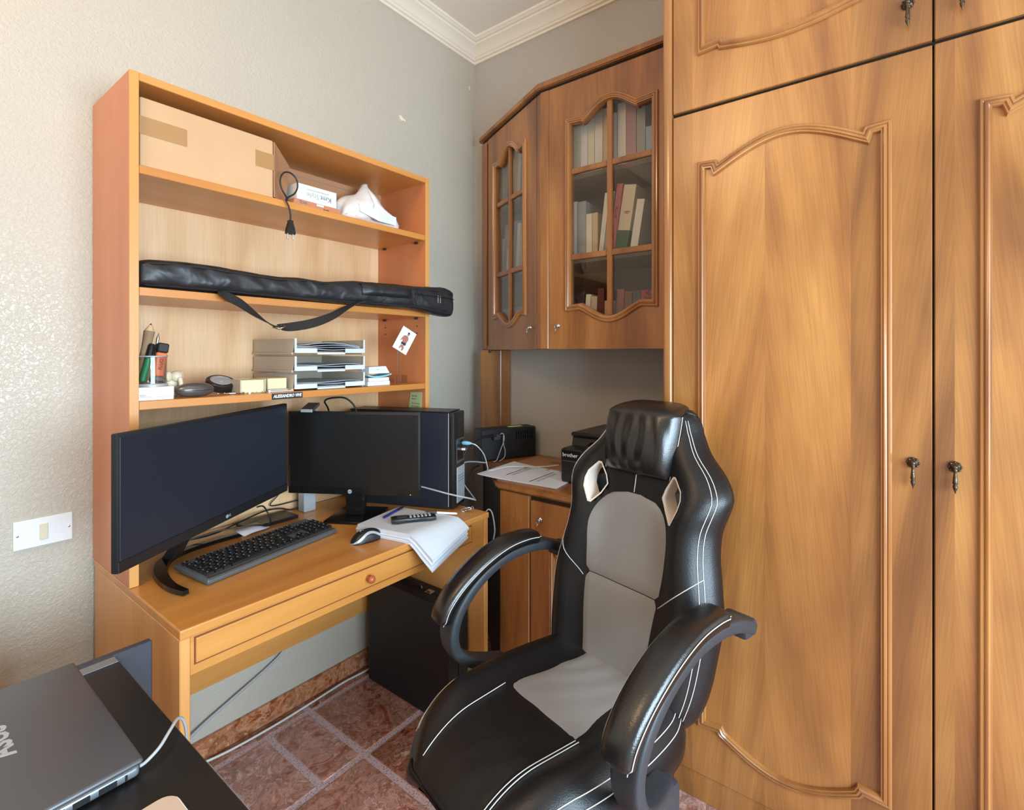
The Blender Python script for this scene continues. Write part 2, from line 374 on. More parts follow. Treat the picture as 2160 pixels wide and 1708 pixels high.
def moulding(name, path, prof, M4, mat, parent=None, closed=True):
    """profile (o across, h out of plane) run along a path in the frame's xy plane with mitred corners"""
    P = [Vector(p) for p in path]; n = len(P); rings = []
    for i in range(n):
        p = P[i]; a = P[(i-1) % n] if closed or i > 0 else None; c = P[(i+1) % n] if closed or i < n-1 else None
        d1 = (p-a).normalized() if a is not None else (c-p).normalized()
        d2 = (c-p).normalized() if c is not None else d1
        n1 = Vector((-d1.y, d1.x)); n2 = Vector((-d2.y, d2.x)); m = n1+n2
        m = n1 if m.length < 1e-4 else m.normalized()
        k = 1/max(.45, m.dot(n1))
        rings.append([M4 @ Vector((p.x+m.x*o*k, p.y+m.y*o*k, h)) for o, h in prof])
    bm = bmesh.new(); bm_loft(bm, rings, close_path=closed, close_ring=False, caps=False)
    return link(name, bm, mat, parent, 35)
def text(name, body, size, M4, mat, parent=None, align='CENTER', ext=.0004, sx=1.0, shear=0.0, bold=0.0):
    c = bpy.data.curves.new(name, 'FONT'); c.body = body; c.size = size; c.align_x = align; c.align_y = 'CENTER'; c.extrude = ext; c.resolution_u = 2; c.shear = shear; c.offset = bold
    o = bpy.data.objects.new(name, c); COL.objects.link(o)
    dg = bpy.context.evaluated_depsgraph_get(); me = bpy.data.meshes.new_from_object(o.evaluated_get(dg))
    bpy.data.objects.remove(o); bpy.data.curves.remove(c)
    bm = bmesh.new(); bm.from_mesh(me); bpy.data.meshes.remove(me)
    for v in bm.verts: v.co = M4 @ Vector((v.co.x*sx, v.co.y, v.co.z))
    return link(name, bm, mat, parent)
def copy_tree(o, parent=None):
    c = o.copy(); COL.objects.link(c); c.parent = parent
    for ch in list(o.children): copy_tree(ch, c)
    return c
XZ = lambda o: frame4(o, (1, 0, 0), (0, 0, 1), (0, -1, 0))     # faces -y: a=+x, b=+z
YZ = lambda o: frame4(o, (0, -1, 0), (0, 0, 1), (-1, 0, 0))    # faces -x: a=-y, b=+z

# ------------------------------------------------------------------ room shell
XL, XR, YR, YA, ZC = -1.7, 2.073, -1.85, 1.845, 3.0
fl = struct(box('floor', (XL, YR, -.08), (XR, YA, -.003), 'terrazzo', bev=0))
wa = struct(box('wall_left', (XL-.1, YA, -.08), (XR+.1, YA+.1, ZC+.1), 'wall', bev=0))
wb = struct(box('wall_right', (XR, YR-.1, -.08), (XR+.1, YA, ZC+.1), 'wall_b', bev=0))
struct(box('wall_side', (XL-.1, YR-.1, -.08), (XL, YA, ZC+.1), 'wall', bev=0))
wx0, wx1, wz0, wz1 = -1.0, 1.3, .7, 2.4
struct(boxes('wall_rear', [((XL, YR-.1, -.08), (wx0, YR, ZC+.1)), ((wx1, YR-.1, -.08), (XR, YR, ZC+.1)),
                           ((wx0, YR-.1, -.08), (wx1, YR, wz0)), ((wx0, YR-.1, wz1), (wx1, YR, ZC+.1))], 'wall', bev=0))
struct(box('ceiling', (XL, YR, ZC), (XR, YA, ZC+.1), 'ceil', bev=0))
# cornice: stepped cove, mitred in the corner
cp = [(0, 2.912), (.011, 2.912), (.013, 2.922), (.022, 2.925), (.026, 2.934), (.03, 2.936), (.036, 2.946), (.046, 2.957), (.058, 2.966),
      (.068, 2.972), (.072, 2.98), (.08, 2.982), (.086, 2.988), (.092, 2.99), (.094, 3.0), (0, 3.0)]
struct(loft('trim_1', [[(XL, YA-d, z) for d, z in cp], [(XR-d, YA-d, z) for d, z in cp]], 'cornice', smooth=30))
struct(loft('trim_2', [[(XR-d, YA-d, z) for d, z in cp], [(XR-d, YR, z) for d, z in cp]], 'cornice', smooth=30))
struct(box('baseboard_left', (XL, YA-.014, -.003), (XR, YA, .068), 'basestone', bev=.002))
struct(box('baseboard_right', (XR-.014, YR, -.003), (XR, YA-.014, .068), 'basestone', bev=.002))
# marble slabs set in wide terrazzo joints
G, J = .372, .024
tile_me = {}
def slab(x0, y0, x1, y1):
    k = (round(x1-x0, 3), round(y1-y0, 3))
    if k not in tile_me:
        bm = bmesh.new(); bm_box(bm, (-k[0]/2, -k[1]/2, -.004), (k[0]/2, k[1]/2, .0), .002)
        me = bpy.data.meshes.new('tile'); bm.to_mesh(me); bm.free(); me.materials.append(M['marble']); tile_me[k] = me
    o = bpy.data.objects.new('tile', tile_me[k]); COL.objects.link(o); o.parent = fl; o.location = ((x0+x1)/2, (y0+y1)/2, .0)
ys = [1.765, 1.43]
while ys[-1] > -.8: ys.append(ys[-1]-.345)
for r in range(len(ys)-1):
    xs = [1.055+.345*k for k in range(-7, 4)]
    if r == 0: xs = sorted(xs+[.895])
    for a, b in zip(xs[:-1], xs[1:]):
        if b-a > .03 and a > -1.5: slab(a+J/2, ys[r+1]+J/2, b-J/2, ys[r]-J/2)
for k in range(-7, 3): slab(1.055+.345*k+J/2, 1.765+J/2, 1.055+.345*(k+1)-J/2, YA-.016)
# bare spots in the plaster
def chip(x, z, pts, wall='A', s=.02):
    if wall == 'A': m = frame4((x, YA-.0012, z), (1, 0, 0), (0, 0, 1), (0, -1, 0)); p = wa
    else: m = frame4((XR-.0012, x, z), (0, -1, 0), (0, 0, 1), (-1, 0, 0)); p = wb
    prism('paint_chip', [(a*s, b*s) for a, b in pts], m, .0012, 'chip', p)
chip(1.568, 2.441, [(-1, .5), (-.3, .6), (.2, .2), (1, 0), (.8, -.5), (.3, -.3), (-.2, -.6), (-.9, -.3)])
chip(2.03, 2.776, [(-.5, .6), (.2, .8), (.6, -.3), (.1, -.9), (-.4, -.2)], s=.012)
chip(1.772, 2.47, [(-.9, -.7), (-.2, .8), (.8, 1), (.4, .1), (-.1, -.4)], 'B', .02)
chip(1.78, 1.50, [(-.4, .8), (.4, .6), (.2, -.9), (-.3, -.6)], 'B', .01)
# switch plate
sw = thing('light_switch', 'white rectangular switch plate with ivory rocker on the plaster wall', 'switch', (.32, YA, .868), world=True)
box('plate', (.26, YA-.006, .83), (.38, YA, .906), 'white', sw, .002, 2)
box('rocker', (.311, YA-.010, .847), (.328, YA-.004, .889), 'ivory', sw, .001)
for x in (.268, .372): lathe('screw', [(.0028, 0), (.0028, .001), (.001, .0016)], 'steel', sw, 8, axis4((x, YA-.006, .868), (0, -1, 0)))
# ------------------------------------------------------------------ mouldings and doors
MP = [(0, 0), (0, .005), (.003, .009), (.007, .010), (.009, .008), (.012, .012), (.016, .0135), (.019, .010), (.022, .010), (.024, .004), (.024, 0)]
def arch(a0, a1, z, sh, dip, rise, n=18, s_curve=False):
    """shouldered arch from (a0,z) to (a1,z): flat shoulder, small notch, arch of the given rise (may be negative)"""
    sg = 1 if rise > 0 else -1
    out = [(a0, z), (a0+sh, z-.004*sg), (a0+sh+.004, z-dip*sg)]
    b0, b1 = a0+sh+.004, a1-sh-.004; zb = z-dip*sg
    for k in range(1, n):
        t = k/n; q = math.sin(PI*t)
        if s_curve: q = q**1.25
        out.append((b0+(b1-b0)*t, zb+(rise+dip*sg)*q))
    out += [(b1, zb), (a1-sh, z-.004*sg), (a1, z)]
    return out
def flat(p, a):  # function value by interpolation along a polyline sorted in a
    for (x0, z0), (x1, z1) in zip(p[:-1], p[1:]):
        if x0 <= a <= x1: return z0 if x1 == x0 else z0+(z1-z0)*(a-x0)/(x1-x0)
    return p[-1][1]
def pull(M4, parent, s=1.0, name='handle'):
    """round rosette with a turned drop, hanging down the frame's -y"""
    bm = bmesh.new()
    bm_lathe(bm, [(.0105*s, 0), (.0125*s, .002), (.0125*s, .004), (.009*s, .007), (.008*s, .008), (.006*s, .010), (.005*s, .016), (.002*s, .018)], 16, M4)
    for k in range(8):
        a = 2*PI*k/8; bm_lathe(bm, [(.0028*s, 0), (.0034*s, .003), (.001*s, .0065)], 6, M4 @ Matrix.Translation((.0105*s*math.cos(a), .0105*s*math.sin(a), .002)))
    drop = M4 @ Matrix.Translation((0, -.002*s, .014)) @ Matrix.Rotation(PI/2, 4, 'X')
    bm_lathe(bm, [(.001, -.002), (.0045*s, .002*s), (.0045*s, .006*s), (.0028*s, .010*s), (.0032*s, .013*s), (.0045*s, .028*s), (.0052*s, .034*s), (.0035*s, .037*s), (.005*s, .042*s), (.0035*s, .048*s), (.0015*s, .053*s), (.0005, .058*s)], 10, drop)
    return link(name, bm, 'brass', parent, True)
def key(M4, parent):
    bm = bmesh.new()
    bm_lathe(bm, [(.009, 0), (.010, .002), (.007, .005), (.004, .006), (.0035, .014), (.001, .015)], 14, M4)
    bm_tube(bm, [M4 @ Vector(p) for p in catmull([(0, .004, .016), (.006, 0, .017), (.004, -.009, .017), (-.004, -.012, .017), (-.007, -.004, .017)], 3, True)], .0014, 5, True)
    bm_tube(bm, [M4 @ Vector(p) for p in [(0, -.012, .017), (-.004, -.022, .018), (-.009, -.034, .016)]], .0013, 5)
    return link('key', bm, 'steel', parent, True)

# ------------------------------------------------------------------ wardrobe
WX = 1.553
wd = thing('wardrobe', 'tall built-in veneered wardrobe with arched mouldings and bronze drop pulls', 'wardrobe', (1.81, -.3, 0), world=True)
bm = bmesh.new(); bm_box(bm, (WX-.008, .562, 0), (XR-.003, .590, 2.86), .008, 3); link('side_panel', bm, 'ward_trim', wd, 40)
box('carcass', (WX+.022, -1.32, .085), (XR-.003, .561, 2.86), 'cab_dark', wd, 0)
box('plinth', (WX+.006, -1.32, 0), (XR-.003, .561, .083), 'ward', wd, .002)
def ward_door(y0, y1, z0, z1, lower, hx):
    d = box('door', (WX, y1, z0), (WX+.021, y0, z1), 'ward', wd, .002)
    W = y0-y1; m = YZ((WX, y0, 0)); a0, a1 = .076, W-.076
    if lower: top = arch(a0, a1, 1.922, .056, .016, .045); bot = arch(a0, a1, .232, .056, -.004, -.066)
    else: top = arch(a0, a1, 2.74, .056, .014, .035); bot = arch(a0, a1, 2.243, .056, -.004, -.028)
    path = bot+top[::-1]
    moulding('moulding', path, MP, m, 'ward_trim', d)
    pull(frame4((WX, y0-hx, 1.087 if lower else 2.190), (0, -1, 0), (0, 0, 1), (-1, 0, 0)), d)
    return d
for k in range(3):
    y0 = .560-.624*k; y1 = y0-.620
    hx = (.584 if k == 0 else .036 if k == 1 else .04)
    ward_door(y0, y1, .085, 2.077, True, hx); ward_door(y0, y1, 2.088, 2.855, False, hx-.01 if k == 0 else hx+.012)
box('top_gap_rail', (WX+.012, -1.32, 2.0775), (WX+.03, .5605, 2.0875), 'edge_black', wd, 0)

# ------------------------------------------------------------------ base cabinet under the printer
BX = 1.545
bc = thing('base_cabinet', 'low wooden cabinet with moulded counter edge beside the desk, printer on top', 'cabinet', (1.8, .9, 0), world=True)
poly = [(BX+.012, .596), (XR-.004, .596), (XR-.004, 1.74), (2.0, 1.72), (BX+.012, 1.236)]
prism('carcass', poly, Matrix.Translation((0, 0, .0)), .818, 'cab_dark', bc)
ctop = [(BX-.014, .596), (XR-.003, .596), (XR-.003, 1.76), (1.995, 1.745), (BX-.014, 1.25)]
prism('counter', ctop, Matrix.Translation((0, 0, .82)), .03, 'cab', bc, .008, 40)
box('stile', (BX-.004, 1.100, 0), (BX+.014, 1.240, .816), 'cab', bc, .003)
d = box('door', (BX, .60, .07), (BX+.018, 1.096, .800), 'cab', bc, .002)
m = YZ((BX, 1.096, 0)); W = .496
moulding('moulding', arch(.085, W-.085, .15, .04, -.003, -.03)+arch(.085, W-.085, .66, .04, .012, .035)[::-1], MP, m, 'ward_trim', d)
key(frame4((BX, 1.052, .737), (0, -1, 0), (0, 0, 1), (-1, 0, 0)), d)
box('plinth', (BX+.01, .60, 0), (BX+.022, 1.099, .068), 'cab', bc, .001)

# ------------------------------------------------------------------ wall cabinet with glazed doors
UX, UZ0, UZ1 = 1.75, 1.365, 2.455
uc = thing('wall_cabinet', 'wooden wall cabinet with two arched glazed doors full of books', 'cabinet', (1.9, 1.1, UZ0), world=True)
corner = Vector((UX, 1.19)); far = Vector((2.0, 1.72)); ad = (corner-far).normalized()      # along the angled door, from wall to corner
plan = [(UX+.02, .594), (XR-.004, .594), (XR-.004, 1.735), (2.012, 1.735), (UX+.02, 1.20)]
planT = [(UX-.012, .594), (XR-.003, .594), (XR-.003, 1.745), (1.995, 1.745), (UX-.012, 1.20)]
prism('bottom_panel', plan, Matrix.Translation((0, 0, UZ0)), .02, 'cab', uc)
prism('top_panel', plan, Matrix.Translation((0, 0, UZ1-.04)), .018, 'cab', uc)
prism('cap_moulding', planT, Matrix.Translation((0, 0, UZ1-.012)), .026, 'cab', uc, .004, 40)
prism('cap_gap', [(UX+.006, .60), (XR-.01, .60), (XR-.01, 1.72), (2.005, 1.72), (UX+.006, 1.198)], Matrix.Translation((0, 0, UZ1-.022)), .010, 'edge_black', uc)
prism('back_panel', [(XR-.012, .60), (XR-.005, .60), (XR-.005, 1.73), (XR-.012, 1.73)], Matrix.Translation((0, 0, UZ0+.02)), UZ1-UZ0-.07, 'cab_in', uc)
box('side_panel', (UX+.022, .596, UZ0+.02), (XR-.012, .612, UZ1-.04), 'cab_in', uc)
SH = [1.712, 2.052]
inner = [(UX+.04, .614), (XR-.013, .614), (XR-.013, 1.70), (2.03, 1.70), (UX+.04, 1.185)]
for z in SH: prism('shelf', inner, Matrix.Translation((0, 0, z)), .017, 'cab_in', uc)
box('stile', (UX-.001, 1.151, UZ0), (UX+.02, 1.192, UZ1-.022), 'cab', uc, .003)
obox('corner_post', (UX+.003, 1.193), (-ad).normalized(), .030, -.022, UZ0, UZ1-.022, 'cab', uc, .003)
obox('end_post', (2.008, 1.737), ad, .058, .02, UZ0, UZ1-.022, 'cab', uc, .004)
box('support_post', (1.985, 1.590, .851), (XR-.004, 1.728, UZ0-.001), 'ward', uc, .003)
lathe('hinge_pin', [(.008, 0), (.008, .012), (.004, .014)], 'black', uc, 10, axis4((1.985, 1.66, UZ0-.001), (0, 0, -1)))
def glazed_door(M4, W, H, a0, a1, z0, z1, keyp, t=.02):
    """M4: frame at the door's lower left front corner (x along, y up, z out)"""
    top = arch(a0, a1, z1, .052*(a1-a0)/.36, .010, .050, 20, True); bot = arch(a0, a1, z0, .052*(a1-a0)/.36, -.002, -.05, 20, True)
    bm = bmesh.new(); V = lambda x, y: bm.verts.new((x, y, 0)); fs = []
    T = [V(*p) for p in top]; TT = [V(p[0], H) for p in top]; B = [V(*p) for p in bot]; BB = [V(p[0], 0) for p in bot]
    for i in range(len(T)-1):
        fs.append(bm.faces.new((T[i], T[i+1], TT[i+1], TT[i]))); fs.append(bm.faces.new((BB[i], BB[i+1], B[i+1], B[i])))
    fs.append(bm.faces.new((V(0, 0), BB[0], B[0], T[0], TT[0], V(0, H)))); fs.append(bm.faces.new((BB[-1], V(W, 0), V(W, H), TT[-1], T[-1], B[-1])))
    r = bmesh.ops.extrude_face_region(bm, geom=fs); bmesh.ops.translate(bm, verts=[v for v in r['geom'] if isinstance(v, bmesh.types.BMVert)], vec=(0, 0, -t))
    for v in bm.verts: v.co = M4 @ v.co
    d = link('door', bm, 'cab', uc)
    moulding('moulding', (bot+top[::-1]), [(-.024*0+o-.026, h) for o, h in MP], M4, 'ward_trim', d)
    am = (a0+a1)/2; hz = [z0+(z1-z0)*.263, z0+(z1-z0)*.74]; mw = .011
    mm = M4 @ Matrix.Translation((0, 0, -.016))
    prism('muntin', [(am-mw, flat(bot, am)), (am+mw, flat(bot, am)), (am+mw, flat(top, am)), (am-mw, flat(top, am))], mm, .016, 'cab', d, .002)
    for h in hz:
        prism('muntin', [(a0, h-mw), (am-mw, h-mw), (am-mw, h+mw), (a0, h+mw)], mm, .015, 'cab', d, .002)
        prism('muntin', [(am+mw, h-mw), (a1, h-mw), (a1, h+mw), (am+mw, h+mw)], mm, .015, 'cab', d, .002)
    mg = M4 @ Matrix.Translation((0, 0, -.012))
    for (p, q) in ((a0+.0005, am-mw), (am+mw, a1-.0005)):
        xs = [p+(q-p)*k/10 for k in range(11)]
        prism('pane', [(x, flat(bot, x)) for x in xs]+[(x, hz[0]-mw) for x in (q, p)], mg, .003, 'glass', d)
        prism('pane', [(p, hz[0]+mw), (q, hz[0]+mw), (q, hz[1]-mw), (p, hz[1]-mw)], mg, .003, 'glass', d)
        prism('pane', [(p, hz[1]+mw), (q, hz[1]+mw)]+[(x, flat(top, x)) for x in xs[::-1]], mg, .003, 'glass', d)
    key(M4 @ Matrix.Translation((keyp[0], keyp[1], 0)), d)
    return d
H = UZ1-.022-UZ0-.003
glazed_door(YZ((UX, 1.149, UZ0)), .530, H, .107, .441, .178, .893, (.046, .095))
fx = far+ad*.066
glazed_door(frame4((fx.x, fx.y, UZ0), (ad.x, ad.y, 0), (0, 0, 1), (ad.y, -ad.x, 0)), .486, H, .090, .376, .178, .893, (.436, .093))

# ------------------------------------------------------------------ books behind the glass
ORD = ['first', 'second', 'third', 'fourth', 'fifth', 'sixth', 'seventh', 'eighth', 'ninth', 'tenth', 'eleventh', 'twelfth']
CN = {'white': (222, 216, 206), 'cream': (214, 200, 172), 'tan': (196, 168, 132), 'grey': (150, 150, 148), 'dark grey': (70, 70, 74), 'black': (34, 32, 32), 'red': (150, 40, 38),
      'brown': (112, 70, 46), 'maroon': (92, 38, 40), 'blue': (70, 96, 122), 'pale blue': (140, 164, 182), 'green': (44, 88, 54), 'pink': (196, 96, 100), 'rust': (150, 84, 52), 'mauve': (170, 132, 136)}
def book(p, d, w_, dep, h, col, lean, label, group, z, txt=None, band=None):
    """spine's left foot at p, spine along d, leaning to the right by lean radians"""
    d = Vector((d[0], d[1])).normalized(); n = Vector((-d.y, d.x))
    t = thing('book', label, 'book', (p[0], p[1], z+.0006), math.atan2(d.y, d.x), group)
    R = Matrix.Rotation(lean, 4, 'Y')
    lift = max(0, math.sin(-lean))*w_ if lean < 0 else w_*math.sin(lean)
    R = Matrix.Translation((0, 0, lift)) @ R
    bm = bmesh.new()
    for q in [((0, 0, 0), (w_, .0022, h)), ((0, .002, 0), (.0022, dep, h)), ((w_-.0022, .002, 0), (w_, dep, h))]: bm_box(bm, q[0], q[1], .0005)
    for v in bm.verts: v.co = R @ v.co
    link('cover', bm, cmat(*CN[col]), t)
    bm = bmesh.new(); bm_box(bm, (.0024, .0024, .003), (w_-.0024, dep-.004, h-.003), 0)
    for v in bm.verts: v.co = R @ v.co
    link('pages', bm, cmat(220, 208, 184, .8), t)
    if band:
        bm = bmesh.new(); bm_box(bm, (-.0004, -.0005, .0005), (w_+.0004, .06, h*band[1]), 0)
        for v in bm.verts: v.co = R @ v.co
        link('cover_band', bm, cmat(*CN[band[0]]), t)
    if txt:
        m = R @ Matrix.Translation((w_/2, -.0008, h*.6)) @ frame4((0, 0, 0), (0, 0, 1), (-1, 0, 0), (0, -1, 0))
        text('spine_lettering', txt, w_*.55, m, 'ink', t)
    return t
def row(z, start, d, specs, where, group, back=.0):
    d = Vector(d).normalized(); x = 0
    for i, sp in enumerate(specs):
        col, w_, h, dep, lean = sp[:5]; kw = sp[5] if len(sp) > 5 else {}
        p = Vector(start)+d*x
        size = 'tall' if h > .22 else 'short' if h < .17 else 'medium-height'
        book((p.x, p.y), d, w_, dep, h, col, lean, '%s %s book, %s from the left, %s' % (size, col, ORD[i], where), group, z, **kw)
        nxt = specs[i+1][4] if i+1 < len(specs) else 0
        x += w_/max(.8, math.cos(lean))+.002+max(0, (math.sin(lean)*h-math.sin(nxt)*specs[min(i+1, len(specs)-1)][2]))*1.0
R_ = lambda a, b: random.uniform(a, b)
yd = (0, -1)
row(SH[1]+.017, (UX+.07, 1.128), yd, [('dark grey', .022, .21, .15, .0), ('maroon', .03, .23, .16, 0), ('cream', .03, .25, .16, 0), ('white', .032, .252, .17, 0), ('cream', .03, .25, .17, 0), ('white', .034, .255, .17, 0), ('tan', .03, .25, .17, 0), ('grey', .03, .22, .16, 0), ('white', .034, .25, .16, 0), ('mauve', .04, .255, .17, 0), ('grey', .034, .22, .16, 0), ('pale blue', .04, .13, .15, 0)], 'top shelf behind the wide glass door', 'books on the top cabinet shelf')
row(SH[0]+.017, (UX+.06, 1.128), yd, [('blue', .024, .22, .16, 0), ('white', .05, .24, .17, .0), ('grey', .04, .235, .15, 0), ('cream', .026, .18, .14, 0), ('tan', .024, .18, .14, 0), ('white', .02, .25, .17, .12), ('grey', .02, .25, .17, .12), ('pink', .024, .275, .18, .14, dict(txt='SPETTRI')), ('cream', .05, .262, .17, .16, dict(txt='ij', band=('green', .34))), ('white', .03, .2, .16, .16)], 'middle shelf behind the wide glass door', 'books on the middle cabinet shelf')
row(UZ0+.02, (UX+.06, 1.128), yd, [('black', .034, .19, .15, 0), ('dark grey', .03, .18, .15, 0), ('black', .034, .205, .16, .05), ('cream', .022, .2, .15, .08), ('tan', .026, .19, .15, .05), ('maroon', .028, .22, .16, 0), ('tan', .04, .17, .15, 0), ('rust', .03, .21, .15, .06), ('brown', .03, .2, .15, .06), ('dark grey', .03, .2, .15, 0), ('red', .06, .2, .16, 0, dict(txt='LA RUOTA'))], 'bottom shelf behind the wide glass door', 'books on the bottom cabinet shelf')
aD = ad; an = Vector((-aD.y, aD.x))   # an points into the cabinet? chosen below
ins = Vector((-ad.y, ad.x)); ins = ins if ins.dot(Vector((1, 0))) > 0 else -ins
def arow(z, off, specs, where, group): row(z, (far+ad*off+ins*.05), (ad.x, ad.y), specs, where, group)
arow(SH[1]+.017, .045, [('rust', .024, .2, .02, 0), ('pale blue', .034, .24, .03, 0, dict(band=('red', .25))), ('cream', .03, .22, .05, .04), ('grey', .034, .25, .07, .10), ('dark grey', .028, .24, .08, .10), ('white', .03, .25, .08, .1), ('tan', .034, .24, .11, .1), ('cream', .03, .25, .12, .1), ('blue', .03, .23, .13, .1)], 'top shelf behind the narrow angled door', 'books on the top angled shelf')
arow(SH[0]+.017, .040, [('pink', .062, .21, .026, -.0), ('white', .03, .19, .05, 0), ('grey', .03, .25, .06, .08), ('white', .024, .25, .08, .1, dict(txt='COLOR')), ('dark grey', .03, .24, .09, .1), ('pale blue', .034, .25, .11, .1), ('white', .03, .23, .13, .1), ('tan', .03, .22, .14, .1)], 'middle shelf behind the narrow angled door', 'books on the middle angled shelf')
bx = tag(obox('file_box', (far+ad*.045+ins*.045), (ad.x, ad.y), .30, .028, UZ0+.0205, UZ0+.20, cmat(120, 138, 158), None, .003), 'pale blue-grey file box behind the lowest panes of the angled door', 'box')

# ------------------------------------------------------------------ writing desk
DX0, DX1, DY0, DY1, DZ = .425, 1.441, 1.21, 1.842, .76
dk = thing('writing_desk', 'cherry-veneered writing desk with one wide drawer below the bookcase', 'desk', ((DX0+DX1)/2, 1.53, 0), world=True)
box('desktop', (DX0, DY0, DZ-.021), (DX1, DY1-.012, DZ), 'desk', dk, .003, 2)
for x in (DX0+.001, DX1-.022): box('side_panel', (x, DY0+.004, 0), (x+.021, DY1-.016, DZ-.0215), 'desk_v' if x < 1 else 'desk_v', dk, .002)
box('apron', (DX0+.0225, DY0+.008, .652), (DX1-.0225, DY0+.026, DZ-.0215), 'desk', dk, .001)
dr = box('drawer', (.458, DY0+.004, .676), (1.351, DY0+.020, .7305), 'desk', dk, .0025, 2)
m = XZ((0, DY0+.0078, 0))
moulding('drawer_gap', [(.4565, .6745), (1.3525, .6745), (1.3525, .732), (.4565, .732)], [(-.0016, .0006), (.0016, .0006)], m, 'groove', dk)
lathe('knob', [(.009, -.001), (.009, .003), (.006, .006), (.0065, .010), (.0105, .014), (.0115, .018), (.009, .023), (.004, .026), (.0005, .0265)], 'knob', dr, 18, axis4((.906, DY0+.004, .7035), (0, -1, 0)), True)
box('modesty_panel', (DX0+.0225, 1.806, .252), (DX1-.0225, 1.824, DZ-.0215), 'desk', dk, .001)

# ------------------------------------------------------------------ bookcase on the desk
KX0, KX1, KY0, KZ1 = .425, 1.441, 1.530, 2.06
bk = thing('bookcase', 'tall open cherry bookcase unit standing on the writing desk', 'bookcase', ((KX0+KX1)/2, 1.68, DZ), world=True)
box('side_panel', (KX0, KY0, DZ+.0005), (KX0+.020, DY1, KZ1), 'side', bk, .0015)
box('side_panel', (KX1-.020, KY0, DZ+.0005), (KX1, DY1, KZ1), 'side', bk, .0015)
for x in (KX0, KX1-.020): box('front_edging', (x-.0002, KY0-.0015, DZ+.001), (x+.0202, KY0+.0008, KZ1), 'desk_v', bk, .0005)
box('top_panel', (KX0+.0205, KY0-.001, KZ1-.021), (KX1-.0205, DY1-.011, KZ1), 'shelf', bk, .0015)
box('back_panel', (KX0+.0205, DY1-.010, DZ+.0005), (KX1-.0205, DY1-.004, KZ1-.001), 'bback', bk, 0)
SZ = [1.827, 1.517, 1.2265]
for z in SZ:
    box('shelf', (KX0+.0208, KY0, z-.022), (KX1-.0208, DY1-.0105, z), 'shelf', bk, .0015)
for z in SZ[:2]:
    for y in (KY0+.05, DY1-.06):
        for x, s in ((KX0+.0203, 1), (KX1-.0203, -1)):
            box('shelf_pin', (x, y-.006, z-.030), (x+s*.010, y+.006, z-.0222), 'black', bk, .001)
for z in (1.46, 1.43):
    for y in (KY0+.05, DY1-.06): lathe('pin_hole', [(.0028, 0), (.0028, .0006)], 'edge_black', bk, 8, axis4((KX1-.0203, y, z), (-1, 0, 0)))
st = box('sticker', (.787, KY0-.0009, SZ[2]-.0205), (.888, KY0-.0001, SZ[2]-.002), 'ink', bk, 0)
text('sticker_lettering', 'ALESSANDRO VIVE', .0135, XZ((.8375, KY0-.0011, SZ[2]-.0112)), 'white', st, ext=.0003, sx=.80, shear=.25, bold=.0004)
# ------------------------------------------------------------------ racing-style desk chair
# local frame: +x is where the sitter faces, +y the sitter's left, z up from the floor
th = math.radians(166)
ch = thing('office_chair', 'black and grey racing style office chair with looped padded armrests', 'chair', (1.02-.02*math.sin(th), .70+.02*math.cos(th), 0), th)
def lerp_tab(tab, z):
    if z <= tab[0][0]: return tab[0][1]
    for i, ((a, p), (b, q)) in enumerate(zip(tab[:-1], tab[1:])):
        if z <= b:
            t = (z-a)/(b-a); m0 = (q-tab[max(i-1, 0)][1])/(b-tab[max(i-1, 0)][0]) if i else (q-p)/(b-a)
            j = min(i+2, len(tab)-1); m1 = (tab[j][1]-p)/(tab[j][0]-a); h = b-a
            return (2*t**3-3*t*t+1)*p+(t**3-2*t*t+t)*h*m0+(-2*t**3+3*t*t)*q+(t**3-t*t)*h*m1
    return tab[-1][1]
WT = [(.40, .15), (.44, .195), (.48, .222), (.54, .240), (.62, .250), (.70, .255), (.77, .244), (.84, .230), (.90, .229), (.95, .243), (.985, .247), (1.03, .222), (1.08, .172), (1.13, .142), (1.165, .128), (1.182, .116), (1.194, .095)]
Wb = lambda z: lerp_tab(WT, z)
X0 = lambda z: -.248-.2126*(z-.5)
def bolster(z): return .050*min(1, max(0, (1.12-z)/.18))*(1 if z > .5 else max(.2, (z-.38)/.12))
def bfront(y, z):
    W = Wb(z); s = min(1, abs(y)/W)
    b = bolster(z)*math.exp(-((s-.80)/.24)**2)
    lumbar = .012*math.exp(-((z-.64)/.10)**2)*math.cos(min(1, s)*PI/2)
    return X0(z)+b+lumbar-.026*s**7
def back_rings(zs):
    out = []
    for z in zs:
        W = Wb(z); T = .078
        if z > 1.15: T *= max(.12, 1-((z-1.15)/.050)**2*.88)
        r = [(bfront(W*(-1+2*k/28), z), W*(-1+2*k/28), z) for k in range(29)]
        xe = r[-1][0]; bk_ = X0(z)-T
        side = [(xe-.012, W+.008, z), (xe-.03, W+.014, z), ((xe+bk_)/2-.012, W+.014, z), (bk_+.018, W+.004, z), (bk_+.004, W-.014, z)]
        backp = [(bk_-.004, W*.5, z), (bk_-.006, 0, z), (bk_-.004, -W*.5, z)]
        r += side+backp+[(x, -y, q) for x, y, q in side[::-1]]
        out.append([Vector(p) for p in r])
    return out
zs = [.405+.0125*k for k in range(0, 62)]+[1.176, 1.184, 1.190, 1.194]
rg = back_rings(zs)
def close_end(r, x, f): return [Vector((x+(p.x-x)*f, p.y*f, p.z)) for p in r]
rg = [close_end([Vector((p.x, p.y, .398)) for p in rg[0]], -.28, .75)]+rg
rg[-1] = close_end(rg[-1], rg[-1][31].x*.5+rg[-1][14].x*.5, .80)
bm = bmesh.new(); bm_loft(bm, rg); back = link('backrest', bm, 'leather', ch, True)
